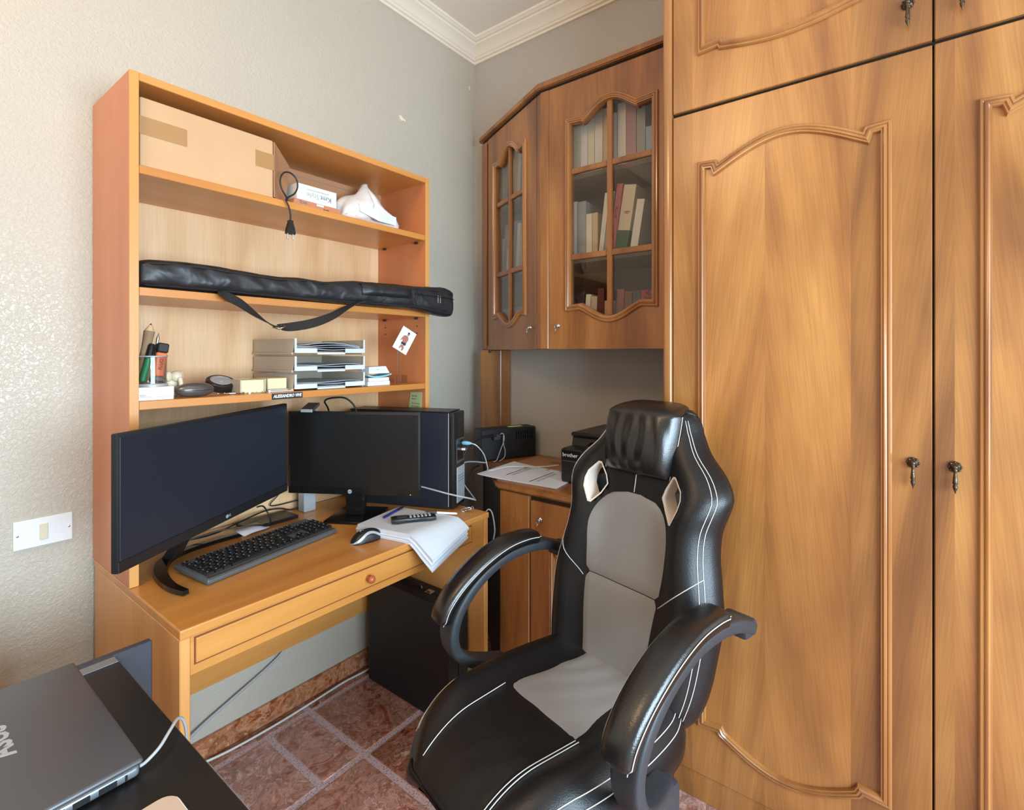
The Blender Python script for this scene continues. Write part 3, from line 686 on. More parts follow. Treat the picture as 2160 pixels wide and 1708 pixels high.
# the two openings beside the shoulders are cut right through
HO = [(.096, .962), (.104, .985), (.124, 1.018), (.133, 1.019), (.158, .992), (.163, .972), (.160, .950), (.142, .911), (.134, .909), (.112, .934)]
def bool_cut(o, cutters):
    for c in cutters:
        mo = o.modifiers.new('cut', 'BOOLEAN'); mo.object = c; mo.operation = 'DIFFERENCE'; mo.solver = 'EXACT'
    bpy.context.view_layer.update(); dg = bpy.context.evaluated_depsgraph_get()
    me = bpy.data.meshes.new_from_object(o.evaluated_get(dg)); o.modifiers.clear(); old = o.data; o.data = me; me.name = o.name
    bpy.data.meshes.remove(old)
    for c in cutters: bpy.data.objects.remove(c)
cuts = []
for sg in (1, -1):
    bm = bmesh.new(); bm_loft(bm, [[Vector((x, sg*y, z+.2126*.0)) for y, z in HO] for x in (-.60, .0)]); cuts.append(link('cutter', bm, 'leather', ch))
bool_cut(back, cuts)
for sg in (1, -1):
    cy = sum(y for y, z in HO)/len(HO); cz = sum(z for y, z in HO)/len(HO)
    def ring(f, dx): return [Vector((bfront(cy+(y-cy)*f, cz+(z-cz)*f)+dx, sg*(cy+(y-cy)*f), cz+(z-cz)*f)) for y, z in HO]
    rr = [ring(1.08, .0025), ring(1.02, .004), ring(.95, .002), ring(.93, -.010), ring(.93, -.050)]
    loft('vent_lining', rr, 'mesh', ch, caps=False)
# grey centre panel, in two sewn halves
GT = [(.43, .098), (.5, .102), (.6, .112), (.70, .122), (.78, .131), (.85, .134), (.89, .124), (.92, .104), (.94, .078), (.951, .045), (.9535, .02)]
def back_patch(name, z0, z1, mat):
    zz = [z0+(z1-z0)*k/22 for k in range(23)]; rows = []
    for i, z in enumerate(zz):
        g = lerp_tab(GT, z); e = min(i, 22-i); q = .0045*(1-max(0, 1-e/2.0)**2)
        rows.append([Vector((bfront(g*s, z)+(-.002 if abs(s) == 1 else .0035*(1-abs(s)**10))+q-.0015, g*s, z)) for s in [-1+2*k/18 for k in range(19)]])
    bm = bmesh.new(); bm_loft(bm, rows, close_ring=False, caps=False); return link(name, bm, mat, ch, True)
back_patch('centre_panel', .432, .712, 'grey_leather'); back_patch('centre_panel', .714, .9533, 'grey_leather')
# head pillow: swells forward and folds back over the top of the shell
rows = []
for i in range(34):
    t = i/33; row_ = []
    for k in range(35):
        s = -1+2*k/34; f_ = min(1, t/.80); hw = .109+.012*math.sin(min(1, f_*1.1)*PI*.5)-.016*max(0, (t-.8)/.2)**2
        edge = max(0, 1-abs(s)**5)**.6
        if t <= .8:
            z = 1.004+.170*f_; bul = (.050*max(0, 1-abs(2*f_*.78-1)**3.0)**.6+.004)*edge
            fwd, top = bul, 0
        else:
            q = (t-.8)/.2*PI*.5; b0 = .050*max(0, 1-abs(2*.78-1)**3.0)**.6*edge+.004
            z = 1.174+.034*math.sin(q)*(.35+.65*edge); fwd = b0-(b0+.062)*(1-math.cos(q))
        wr = .0034*math.sin(s*17+t*4+math.sin(t*6+s*3)*1.3)*edge*math.sin(min(1, t*1.1)*PI)
        row_.append(Vector((X0(min(z, 1.19))+fwd+wr-.002, s*hw, z)))
    rows.append(row_)
bm = bmesh.new(); bm_loft(bm, rows, close_ring=False, caps=False); link('head_pillow', bm, 'leather_soft', ch, True)
# piping and stitching of the back
def bline(f, z0, z1, n, dx=.002, sg=1): return [Vector((bfront(sg*f(z), z)+dx, sg*f(z), z)) for z in [z0+(z1-z0)*k/n for k in range(n+1)]]
ln = []
for sg in (1, -1):
    for f in (.955, .99): ln.append(bline(lambda z: Wb(z)*f, .44, 1.165, 50, .0012, sg))
    ln.append([Vector((bfront(sg*(.129+(Wb(.79)*.98-.129)*k/10), .70+.10*k/10+0)+.0012, sg*(.129+(Wb(.79)*.98-.129)*k/10), .70+.10*k/10)) for k in range(11)])
    ln.append([Vector((X0(1.005+.2*t)+.006+.05*0-.002, sg*(.1105+.012*math.sin(min(1, t*1.1)*PI*.5)), 1.008+.168*t)) for t in [k/16 for k in range(17)]])
ln.append([Vector((bfront(0, z)+.0015, 0, z)) for z in (.956, .97, .985, 1.0, 1.01)])
tubes('stitching', ln, .0011, 'stitch', ch)
# side seam across the bolster band
# ------------------------------------------------ seat
SW = [(-.275, .19), (-.25, .215), (-.2, .236), (-.1, .250), (0, .252), (.1, .243), (.17, .226), (.22, .207), (.25, .186), (.270, .164), (.280, .148)]
Ws = lambda x: lerp_tab(SW, x)
def stop(x, y):
    W = Ws(x); s = min(1, abs(y)/W)
    bo = .034*math.exp(-((s-.80)/.22)**2)*(1 if x < .12 else max(.25, 1-(x-.12)/.2))
    crown = .010*math.cos(min(1, s)*PI/2)
    fr = -.06*max(0, (x-.13)/.155)**2.2
    bkd = .0 if x > -.2 else .012*((-.2-x)/.075)
    return .487+bo+crown+fr+bkd-.030*s**8
xs_ = [-.275+.0135*k for k in range(42)]; xs_ = [x for x in xs_ if x < .280]+[.2795, .284]
rg = []
for x in xs_:
    W = Ws(x); zb = .385+.03*max(0, (x-.2)/.09)**2; r = []
    for k in range(31):
        y = W*(-1+2*k/30); r.append((x, y, stop(x, y)))
    ze = r[-1][2]; sd = [(x, W+.006, ze-.012), (x, W+.010, ze-.03), (x, W+.008, (ze+zb)/2-.01), (x, W-.012, zb+.02), (x, W-.045, zb)]
    r += sd+[(x, 0, zb-.004)]+[(a, -b, c) for a, b, c in sd[::-1]]
    rg.append([Vector(p) for p in r])
e = rg[-1]; cz = .43
for dx_, f_, g_ in ((.005, .93, .9), (.009, .82, .76), (.0115, .62, .5), (.0125, .3, .2)): rg.append([Vector((.284+dx_, p.y*f_, cz+(p.z-cz)*g_)) for p in e])
bm = bmesh.new(); bm_loft(bm, rg); link('seat', bm, 'leather', ch, True)
def seat_patch(name, x0, x1, w0, w1, mat, up=.004):
    rows = []
    for i in range(17):
        t = i/16; x = x0+(x1-x0)*t; g = w0+(w1-w0)*t; q = min(1, min(i, 16-i)/1.5)
        rows.append([Vector((x, g*s, stop(x, g*s)+(up*q*(1-abs(s)**12))-.0008+.0012*math.sin(s*9+x*50)*q*(.5 if x > -.15 else 1))) for s in [-1+2*k/16 for k in range(17)]])
    bm = bmesh.new(); bm_loft(bm, rows, close_ring=False, caps=False); return link(name, bm, mat, ch, True)
seat_patch('seat_panel', -.262, .018, .086, .124, 'grey_leather')
seat_patch('seat_front_panel', .021, .268, .124, .098, 'leather', .003)
ln = []
for sg in (1, -1):
    for dy in ((0, .010) if sg > 0 else (0,)):
        ln.append([Vector((x, sg*(.125-.022*(x-.02)/.25+dy), stop(x, sg*(.125-.022*(x-.02)/.25+dy))+.003)) for x in [.02+.25*k/18 for k in range(19)]])
    for f in (.93, .985):
        ln.append([Vector((x, sg*Ws(x)*f, stop(x, Ws(x)*f)+.0012)) for x in [-.24+.48*k/40 for k in range(41)]])
tubes('stitching', ln, .0011, 'stitch', ch)
# ------------------------------------------------ armrests
def sweep_xz(name, path, a, b, yof, mat, parent, n=6, cap=.55, e=.62, seg=14):
    P = catmull([(x, 0, z) for x, z in path], n); m = len(P); rings = []
    for i, p in enumerate(P):
        t = (P[min(i+1, m-1)]-P[max(i-1, 0)]).normalized(); nn = Vector((-t.z, 0, t.x)); u = i/(m-1)
        end = min(u, 1-u)*m; k = 1 if end > 2 else (cap, .86, .97)[int(end)]
        A = (a(u) if callable(a) else a)*k; B = (b(u) if callable(b) else b)*k; rg = []
        for j in range(seg):
            q = 2*PI*j/seg; c, s = math.cos(q), math.sin(q)
            rg.append(p+Vector((0, yof(u)+math.copysign(abs(c)**e, c)*A, 0))+nn*(math.copysign(abs(s)**e, s)*B))
        rings.append(rg)
    return loft(name, rings, mat, parent)
PAD = [(-.245, .768), (-.19, .774), (-.115, .768), (-.035, .740), (.04, .695), (.088, .647), (.104, .606)]
FRM = [(-.375, .700), (-.325, .722), (-.27, .740), (-.2, .748), (-.12, .742), (-.045, .716), (.018, .672), (.060, .618), (.074, .560), (.055, .508), (.008, .474), (-.05, .458), (-.10, .452)]
for sg in (1, -1):
    fr = sweep_xz('armrest', FRM, lambda u: .027+.006*math.sin(u*PI), .0155, lambda u: sg*(.310-.0*u-.045*max(0, (u-.72)/.28)**1.5), 'chair_plastic', ch, e=.38, seg=20)
    pd = sweep_xz('arm_pad', PAD, lambda u: .034+.004*math.sin(u*PI), .021, lambda u: sg*.310, 'leather_soft', fr, e=.7, cap=.6)
    # seam lines along both edges of the pad
    PP = catmull([(x, 0, z) for x, z in PAD], 5); ls = []
    for so in (1, -1):
        q = []
        for i, p in enumerate(PP):
            t = (PP[min(i+1, len(PP)-1)]-PP[max(i-1, 0)]).normalized(); nn = Vector((-t.z, 0, t.x))
            if nn.z < 0: nn = -nn
            u = i/(len(PP)-1); kk = 1 if 1 < i < len(PP)-2 else .8
            q.append(p+Vector((0, sg*.310+so*(.0345+.004*math.sin(u*PI))*kk, 0))+nn*.006)
        ls.append(q)
    tubes('stitching', ls, .0011, 'stitch', fr)
    # rear bracket with bolt, where the arm meets the back; lower bracket under the seat
    box('arm_bracket', (-.372, sg*.262 if sg > 0 else -.335, .690), (-.318, sg*.335 if sg > 0 else -.262, .728), 'chair_plastic', ch, .008, 2, 40)
    lathe('bolt', [(.011, 0), (.011, .006), (.007, .009), (.0005, .009)], 'silver', ch, 12, axis4((-.350, sg*.30, .688), (0, 0, -1)))
    box('arm_foot', (-.125, min(sg*.215, sg*.295), .368), (-.02, max(sg*.215, sg*.295), .452), 'chair_plastic', ch, .014, 2, 40)
# ------------------------------------------------ mechanism, gas lift and five-star base
box('tilt_mechanism', (-.14, -.19, .345), (.10, .19, .379), 'black', ch, .008)
lathe('gas_lift', [(.025, .12), (.025, .25), (.016, .252), (.016, .345)], 'black', ch, 16)
bm = bmesh.new(); bm_lathe(bm, [(.04, .075), (.045, .085), (.045, .13), (.034, .14)], 16)
angs = [2*PI*k/5+.32 for k in range(5)]
for a in angs:
    c, s = math.cos(a), math.sin(a); rr = []
    for r, hw, z0, z1 in ((.03, .026, .08, .125), (.15, .024, .075, .108), (.27, .019, .068, .092), (.295, .014, .066, .088)):
        rr.append([Vector((c*r-s*hw, s*r+c*hw, z0)), Vector((c*r+s*hw, s*r-c*hw, z0)), Vector((c*r+s*hw*.8, s*r-c*hw*.8, z1)), Vector((c*r-s*hw*.8, s*r+c*hw*.8, z1))])
    bm_loft(bm, rr)
sb = link('star_base', bm, 'chair_plastic', ch)
for a in angs:
    x, y = .275*math.cos(a), .275*math.sin(a)
    bm = bmesh.new()
    for so in (-.017, .005): bm_lathe(bm, [(.026, 0), (.029, .003), (.029, .009), (.026, .012)], 16, axis4((x-math.sin(a)*so, y+math.cos(a)*so, .0296), (-math.sin(a), math.cos(a), 0)))
    bm_tube(bm, [(x, y, .03), (x, y, .075)], .006, 8); link('caster', bm, 'black', sb, 40)
# ------------------------------------------------------------------ monitors, tower, keyboard on the desk
def panel_frame(p0, p1):
    d = (Vector(p1)-Vector(p0)); L_ = d.length; d.normalize(); return d, Vector((d.y, -d.x)), L_      # n faces the viewer
# left ultrawide
p0, p1, z0, z1 = (.3446, 1.3157), (.908, 1.6600), .880, 1.178
d, n, L_ = panel_frame(p0, p1)
lm = thing('monitor', 'wide black monitor angled at the left end of the desk', 'monitor', ((p0[0]+p1[0])/2, (p0[1]+p1[1])/2, DZ), math.atan2(d.y, d.x))
h = L_/2; a0 = z0-DZ; a1 = z1-DZ          # local: x along the screen, -y towards the viewer
bm = bmesh.new(); bm_box(bm, (-h, 0, a0), (h, .016, a1), .003, 2); bm_box(bm, (-h+.06, .016, a0+.02), (h-.06, .045, a1-.03), .012, 2)
link('housing', bm, 'black_matte', lm, 40)
box('screen', (-h+.006, -.0012, a0+.026), (h-.006, .0002, a1-.008), 'screen_blue', lm, .0005)
box('bezel', (-h+.002, -.0016, a0+.001), (h-.002, .0004, a0+.0245), 'black', lm, .0006)
lm_lg = lathe('logo_disc', [(.0048, 0), (.0048, .0006)], 'silver', lm, 14, axis4((.018, -.0018, a0+.0125), (0, -1, 0)))
text('logo_lettering', 'LG', .010, XZ((.0285, -.0019, a0+.0125)), 'silver', lm, sx=.9)
def loc2(x, y): q = Vector((x, y))-Vector(lm.location[:2]); return (q.x*d.x+q.y*d.y, -(q.x*d.y-q.y*d.x))
arcw = catmull([(.497, 1.378, .768), (.487, 1.44, .768), (.493, 1.52, .768), (.512, 1.59, .768), (.545, 1.642, .768), (.600, 1.672, .768), (.68, 1.684, .768), (.765, 1.682, .768)], 6)
rr = []
for i, p in enumerate(arcw):
    t = (arcw[min(i+1, len(arcw)-1)]-arcw[max(i-1, 0)]).normalized(); s = Vector((t.y, -t.x, 0)); u = i/(len(arcw)-1); wd_ = .006+.011*math.sin(PI*min(1, u*.9+.05)); hh = .0055
    q = [p+s*wd_+Vector((0, 0, -hh)), p+s*wd_*.9+Vector((0, 0, hh)), p-s*wd_*.9+Vector((0, 0, hh)), p-s*wd_+Vector((0, 0, -hh))]
    rr.append([Vector((*loc2(v.x, v.y), v.z-DZ)) for v in q])
loft('stand_foot', rr, 'black_gloss', lm, smooth=30)
nx, ny = loc2(.556, 1.645)
loft('stand_neck', [[Vector((nx+a, ny+b, .008)) for a, b in ((-.022, -.014), (.022, -.014), (.022, .014), (-.022, .014))], [Vector((nx*.8+a, ny*.8+b, .06)) for a, b in ((-.02, -.012), (.02, -.012), (.02, .012), (-.02, .012))],
                    [Vector((nx*.4+a, .052+b, a0+.06)) for a, b in ((-.03, -.012), (.03, -.012), (.03, .012), (-.03, .012))]], 'black', lm, smooth=30)
# right monitor
p0, p1, z0, z1 = (.957, 1.743), (1.211, 1.331), .8475, 1.141
d, n, L_ = panel_frame(p0, p1)
rm = thing('monitor', 'smaller black monitor with round silver badge in front of the computer tower', 'monitor', ((p0[0]+p1[0])/2, (p0[1]+p1[1])/2, DZ), math.atan2(d.y, d.x))
h = L_/2; a0 = z0-DZ; a1 = z1-DZ
bm = bmesh.new(); bm_box(bm, (-h, 0, a0), (h, .016, a1), .002, 2); bm_box(bm, (-h+.07, .016, a0+.03), (h-.07, .04, a1-.05), .012, 2)
link('housing', bm, 'black', rm, 40)
box('screen', (-h+.009, -.001, a0+.026), (h-.007, .0002, a1-.009), 'screen', rm, .0004)
box('bezel', (-h+.002, -.0016, a0+.001), (h-.002, .0004, a0+.024), 'black_gloss', rm, .0006)
lathe('badge', [(.0075, 0), (.0075, .0008)], 'silver', rm, 18, axis4((-.012, -.0018, a0+.012), (0, -1, 0)))
text('badge_lettering', 'hp', .011, XZ((-.012, -.0030, a0+.0125)), 'ink_grey', rm)
lathe('power_light', [(.0018, 0), (.0018, .0006)], 'ivory', rm, 8, axis4((h-.034, -.0018, a0+.006), (0, -1, 0)))
box('stand_neck', (-.035, .012, .010), (.035, .040, a0+.06), 'black_gloss', rm, .006, 2)
bm = bmesh.new(); bm_box(bm, (-.085, -.055, .0005), (.085, .125, .011), .004, 2); link('stand_base', bm, 'black_gloss', rm, 40)
# webcam clipped on the right monitor
wc = thing('webcam', 'small grey-brown clip-on webcam sitting on the right monitor', 'webcam', (rm.location[0]-d.x*.153, rm.location[1]-d.y*.153, z1), math.atan2(d.y, d.x)); wc.scale = (1.25, 1.25, 1.25)
bm = bmesh.new(); bm_loft(bm, [[Vector((-.017, -.030, .001)), Vector((.017, -.030, .001)), Vector((.017, -.030, .010)), Vector((-.017, -.030, .010))], [Vector((-.017, .012, .016)), Vector((.017, .012, .016)), Vector((.017, .012, .024)), Vector((-.017, .012, .024))]])
link('body', bm, 'grey_metal', wc); box('front_edge', (-.0165, -.0325, .0012), (.0165, -.0302, .0098), 'silver', wc, .0006)
wc.scale = (1.25, 1.25, 1.25)
box('clip', (-.026, .0175, -.02), (-.002, .024, .014), 'grey_metal', wc, .001)
# computer tower
d2 = Vector((1.369-1.212, 1.347-1.736)).normalized()
tw = thing('computer_tower', 'black desktop computer tower standing behind the right monitor', 'computer', (1.369, 1.347, DZ), math.atan2(d2.y, d2.x))
# local +x points to the tower's front, +y to its far side
box('case', (-.419, 0, .0005), (0, .106, .364), 'tower_side', tw, .002)
box('top_cover', (-.421, -.002, .364), (.003, .108, .3685), 'black', tw, .001)
bm = bmesh.new(); bm_box(bm, (.0005, -.001, .004), (.022, .107, .364), .004, 2); fp = link('front_panel', bm, 'black', tw, 40)
box('drive_bay', (.022, .028, .27), (.0235, .094, .345), 'black_gloss', fp, .0005)
box('drive_bay_frame', (.022, .022, .17), (.0228, .099, .262), 'grey_metal', fp, .0005)
box('grille', (.022, .022, .02), (.026, .100, .155), 'silver', fp, .002, 2)
boxes('grille_slots', [((.0255, .03, .10+.010*k), (.0264, .092, .103+.010*k)) for k in range(3)], 'ink_grey', fp, 0)
box('edge_strip', (-.002, -.0022, .012), (.0005, -.0002, .362), 'silver', tw, 0)
box('port_panel', (.022, .03, .178), (.0234, .09, .255), 'black_gloss', fp, .0004)
def tl(x, y, z): s = -d2.y*1.0; q = Vector((d2.x*x-d2.y*y, d2.y*x+d2.x*y)); return Vector((1.369+q.x, 1.347+q.y, DZ+z))
# blue plug with pale cable running to the counter
e0, e1 = tl(.0245, .074, .241), tl(.064, .074, .240)
us = thing('usb_cable', 'pale cable with light blue plug going from tower to cabinet counter', 'cable', e0, world=True)
bm = bmesh.new(); ax = axis4(e0, e1-e0); bm_lathe(bm, [(.0045, 0), (.008, .006), (.008, .022), (.006, .032), (.0032, .040)], 12, ax); link('plug', bm, 'blue', us, 30)
tube('cord', [e0+(e1-e0)*.97, tl(.085, .074, .232), Vector((1.535, 1.315, .945)), Vector((1.575, 1.33, .885)), Vector((1.62, 1.36, .860)), Vector((1.72, 1.33, .8625)), Vector((1.80, 1.22, .863)), Vector((1.86, 1.17, .866))], .0022, 'cable_white', us)
ud = thing('usb_stick', 'tiny white memory stick plugged in below the blue plug', 'memory stick', tl(.0237, .074, .217), math.atan2(d2.y, d2.x))
box('shell', (0, -.007, -.004), (.016, .007, .004), 'white', ud, .001); box('cap', (.0162, -.007, -.004), (.022, .007, .004), 'grey_metal', ud, .001)
# cable looping over the top of the right monitor
tag(tube('monitor_cable', [(1.16, 1.775, 1.05), (1.135, 1.77, 1.13), (1.11, 1.755, 1.165), (1.13, 1.725, 1.178), (1.165, 1.69, 1.172), (1.19, 1.665, 1.12), (1.18, 1.65, 1.0)], .0035, 'black'), 'black cable looping up behind the right monitor', 'cable')
# keyboard
A, B = Vector((.552, 1.390)), Vector((.968, 1.464)); kd = (B-A).normalized()
kb = thing('keyboard', 'black full-size computer keyboard on the cherry desk', 'keyboard', ((A.x+B.x)/2, (A.y+B.y)/2, DZ), math.atan2(kd.y, kd.x))
KW, KD = .427, .150; tilt = math.radians(4.5); R4 = Matrix.Rotation(tilt, 4, 'X')
def kxf(bm, z=.0012):
    for v in bm.verts: v.co = R4 @ v.co; v.co.z += z
bm = bmesh.new(); bm_box(bm, (-KW/2, 0, 0), (KW/2, KD, .014), .004, 2); kxf(bm); link('case', bm, 'keycase', kb, 40)
bm = bmesh.new(); bm_box(bm, (-KW/2+.002, .0006, .0035), (KW/2-.002, .016, .0156), .003, 1); kxf(bm); link('front_rail', bm, 'grey_metal', kb)
bm = bmesh.new()
for x in (-.17, .17): bm_box(bm, (x-.02, KD-.03, 0), (x+.02, KD-.024, .0135), .001)
link('riser', bm, 'black', kb)
key_me = {}
def keycap(x, y, w_, dpt=.0162):
    k = (round(w_, 4), dpt)
    if k not in key_me:
        bm = bmesh.new(); q = .0022
        bm_loft(bm, [[Vector((0, 0, 0)), Vector((w_, 0, 0)), Vector((w_, dpt, 0)), Vector((0, dpt, 0))], [Vector((q, q*.8, .0065)), Vector((w_-q, q*.8, .0065)), Vector((w_-q, dpt-q*.7, .0065)), Vector((q, dpt-q*.7, .0065))]])
        bm_box(bm, (w_/2-.0045, dpt*.52, .0064), (w_/2-.001, dpt*.74, .0067), 0, mi=1)
        bmesh.ops.recalc_face_normals(bm, faces=bm.faces); me = bpy.data.meshes.new('key'); bm.to_mesh(me); bm.free(); me.materials.append(M['black']); me.materials.append(M['silver']); key_me[k] = me
    o = bpy.data.objects.new('key', key_me[k]); COL.objects.link(o); o.parent = kb; o.rotation_euler = (tilt, 0, 0)
    o.location = R4 @ Vector((x, y, .0146))+Vector((0, 0, .0012))
u_ = .0186; x0 = -KW/2+.010
rows_ = [(.021, [1.25, 1.25, 1.25, 6.25, 1.25, 1.25, 1.25, 1.25]), (.0396, [1.25]+[1]*11+[2.75]), (.0582, [1.75]+[1]*11+[2.25]), (.0768, [1.5]+[1]*12+[1.5]), (.0954, [1]*13+[2]), (.119, None)]
for y, ws in rows_:
    if ws is None:
        x = x0; keycap(x, y, u_-.0016, .013); x += 2*u_
        for g in range(3):
            for k in range(4): keycap(x, y, u_-.0016, .013); x += u_
            x += .5*u_
        for k in range(3): keycap(x0+15.25*u_+k*u_, y, u_-.0016, .013)
        continue
    x = x0
    for w1 in ws: keycap(x, y, w1*u_-.0016); x += w1*u_
for y, n_ in ((.0954, 3), (.0768, 3), (.021, 3)):
    for k in range(n_): keycap(x0+15.25*u_+k*u_, y, u_-.0016)
keycap(x0+16.25*u_, .0396, u_-.0016)
for y in (.0954, .0768, .0582, .0396):
    for k in range(4): keycap(x0+18.5*u_+k*u_*.98, y, u_-.0022)
keycap(x0+18.5*u_, .021, 1.98*u_-.0022); keycap(x0+20.46*u_, .021, u_-.0022); keycap(x0+21.44*u_, .021, u_-.0022)
# slip of paper lying against the back of the keyboard
bm = bmesh.new(); bm_loft(bm, [[Vector((-.05+.025*i, 0, .010+.002*math.sin(i*1.3))), Vector((-.045+.022*i, .055, .0215+.003*math.sin(i*1.1))), Vector((-.045+.022*i, .055, .0222+.003*math.sin(i*1.1))), Vector((-.05+.025*i, 0, .0107+.002*math.sin(i*1.3)))] for i in range(5)])
for v in bm.verts: q = Matrix.Rotation(.28, 3, 'Z') @ v.co; v.co = q+Vector((.805, 1.655, DZ+.001))
tag(link('paper_slip', bm, 'paper', None, True), 'small torn white slip of paper at the back of the keyboard', 'paper')
# mouse
ms = thing('mouse', 'black and silver wireless mouse in front of the paper stack', 'mouse', (.985, 1.333, DZ), math.radians(168))
bm = bmesh.new(); mr_ = []
for i in range(41):
    t = i/40; x = -.048+.096*t; W = .029*(max(0, 1-abs(2*t-1)**2.6))**.5*(1-.12*math.sin(t*PI)); H = .036*(max(0.02, 1-abs(2*t-.85)**2.3/1.35))**.6
    q1 = .42+.30*math.sin((t-.15)*6.0); q2 = q1+.34
    an = [q1*k/6 for k in range(6)]+[q1+(q2-q1)*k/4 for k in range(4)]+[q2+(PI/2-q2)*k/8 for k in range(8)]; an = an+[PI/2]+[PI-q for q in an[::-1]]
    mr_.append([Vector((x, W*math.copysign(abs(math.cos(q))**.8, math.cos(q)), max(.0006, H*max(0, math.sin(q))**.75))) for q in an]+[Vector((x, W*c, .0005)) for c in (-.6, 0, .6)])
bm_loft(bm, mr_); bm.faces.ensure_lookup_table(); nr = len(mr_[0])
for idx, f in enumerate(bm.faces):
    j = idx % nr
    if idx < nr*40 and (6 <= j < 10 or nr-3-1-10 <= j < nr-3-1-6): f.material_index = 1
link('shell', bm, ['black', 'silver'], ms, True)
bm = bmesh.new(); bm_tube(bm, [(.012+.006*math.cos(a), 0, .0325+.006*math.sin(a)-.001) for a in [2*PI*k/14 for k in range(14)]], .0022, 6, True); link('wheel', bm, 'grey_metal', ms, True)
# stack of printed sheets hanging over the desk edge
P0 = Vector((1.009, 1.411)); E1 = Vector((.98, .199)); E2 = Vector((.199, -.98))
ps = thing('paper_stack', 'thick stack of white sheets drooping over the desk edge', 'papers', (P0.x, P0.y, DZ), world=True)
def sheet(k, ang=0, dx=0, dy=0):
    zb = DZ+.0006+.0043*k; c, s = math.cos(ang), math.sin(ang); rows = []
    for i in range(15):
        top, bot = [], []
        for j in range(9):
            u, v = .21*j/8+dx, .297*i/14+dy; p = P0+E1*(u*c-v*s)+E2*(u*s+v*c); o = max(0, DY0-.002-p.y)
            z = zb-.95*o*o/(o+.035) if o else zb
            z = z-(.012-.0016*k)*min(1, o/.05)
            top.append(Vector((p.x, p.y, z+.0039))); bot.append(Vector((p.x, p.y, z)))
        rows.append(top+bot[::-1])
    return loft('sheet', rows, 'paper' if k % 2 else 'paper2', ps, smooth=30)
for k in range(7): sheet(k, R_(-.012, .012)*(k > 0), R_(-.002, .002), R_(-.003, .003))
zt = DZ+.0006+.0043*7+.0004
# cordless handset on the stack
hd = (Vector((1.200, 1.250))-Vector((1.080, 1.330))).normalized()
hs = thing('telephone_handset', 'black cordless telephone handset with pale keys on the paper stack', 'telephone', (1.080, 1.325, zt), math.atan2(hd.y, hd.x))
rings = []
for i in range(9):
    t = i/8; x = .145*t; wv = .021+.003*math.cos(t*PI*2); hh = .016+.004*(1-t); k = 1 if 0 < i < 8 else .8
    rings.append([Vector((x, wv*k*c, hh/2+hh/2*s*k)) for c, s in [(math.copysign(abs(math.cos(q))**.55, math.cos(q)), math.copysign(abs(math.sin(q))**.55, math.sin(q))) for q in [2*PI*j/16 for j in range(16)]]])
loft('body', rings, 'black', hs, smooth=40)
box('display', (.018, -.014, .0186), (.05, .014, .0194), 'grey_metal', hs, .0004)
bm = bmesh.new()
for r in range(6):
    for c in range(3): bm_box(bm, (.058+.0125*r, -.0145+.0105*c, .0165), (.0655+.0125*r, -.0065+.0105*c, .0192), .0006)
link('keypad', bm, 'silver', hs)
# pens on the stack
def pen(nm, a, b, r, body, tip, label, z):
    a, b = Vector((*a, z+r)), Vector((*b, z+r)); L_ = (b-a).length
    t = thing(nm, label, 'pen', a, world=True); m = axis4(a, b-a)
    lathe('barrel', [(r*.7, 0), (r, .004), (r, L_*.62)], body, t, 10, m); lathe('grip', [(r, L_*.621), (r*1.02, L_*.85), (r*.5, L_*.95), (r*.12, L_)], tip, t, 10, m)
pen('pen', (1.095, 1.385), (1.222, 1.425), .0040, 'pen_blue', 'black', 'blue ballpoint pen lying on the paper stack', zt)
pen('pen', (1.2755, 1.215), (1.222, 1.318), .0038, 'white', 'grey_metal', 'white pen lying behind the telephone handset on the paper stack', zt)
ck = thing('key_ring', 'heap of small shiny chain links at the right end of the desk', 'chain', (1.405, 1.275, DZ), world=True)
for k in range(9):
    c = Vector((1.405+R_(-.018, .018), 1.270+R_(-.03, .03), DZ+.005+.003*(k % 4))); ax = axis4(c, (R_(-1, 1), R_(-1, 1), R_(.4, 1)))
    bm = bmesh.new(); bm_tube(bm, [ax @ Vector((.0075*math.cos(a), .0050*math.sin(a), 0)) for a in [2*PI*j/10 for j in range(10)]], .0016, 5, True); link('chain_link', bm, 'steel', ck, True)
# glass block and flat adapter near the right monitor
ap = tag(box('phone_dock', (1.018, 1.742, DZ+.0005), (1.066, 1.785, DZ+.10), 'silver', None, .003), 'small silver upright box behind the foot of the right monitor', 'box')
tag(box('black_folder', (.80, 1.675+.03, DZ+.0005), (.975, 1.80, DZ+.012), 'black', None, .002), 'flat black box on the desk behind the keyboard', 'box')
# desk cables
def cable(nm, pts, r, mat, label): return tag(tube(nm, pts, r, mat), label, 'cable')
cable('desk_cable', [(.575, 1.70, .80), (.64, 1.735, .775), (.72, 1.755, .768), (.80, 1.763, .782), (.90, 1.805, .784), (.96, 1.803, .780), (1.0, 1.80, .766), (1.06, 1.79, .7645)], .0027, 'black', 'black cable along the desk under the left monitor')
cable('desk_cable', [(.82, 1.69, .84), (.845, 1.70, .835), (.862, 1.705, .81), (.865, 1.69, .785), (.845, 1.672, .7755), (.80, 1.664, .7905), (.70, 1.695, .7925), (.62, 1.72, .7785)], .0026, 'black', 'black cable bending down beside the right monitor to the keyboard')
cable('desk_cable', [(.985, 1.81, .87), (.96, 1.815, .83), (.93, 1.818, .80), (.95, 1.82, .79), (1.02, 1.818, .79), (1.08, 1.79, .80)], .0022, 'black', 'thin black cable crossing in front of the silver box')
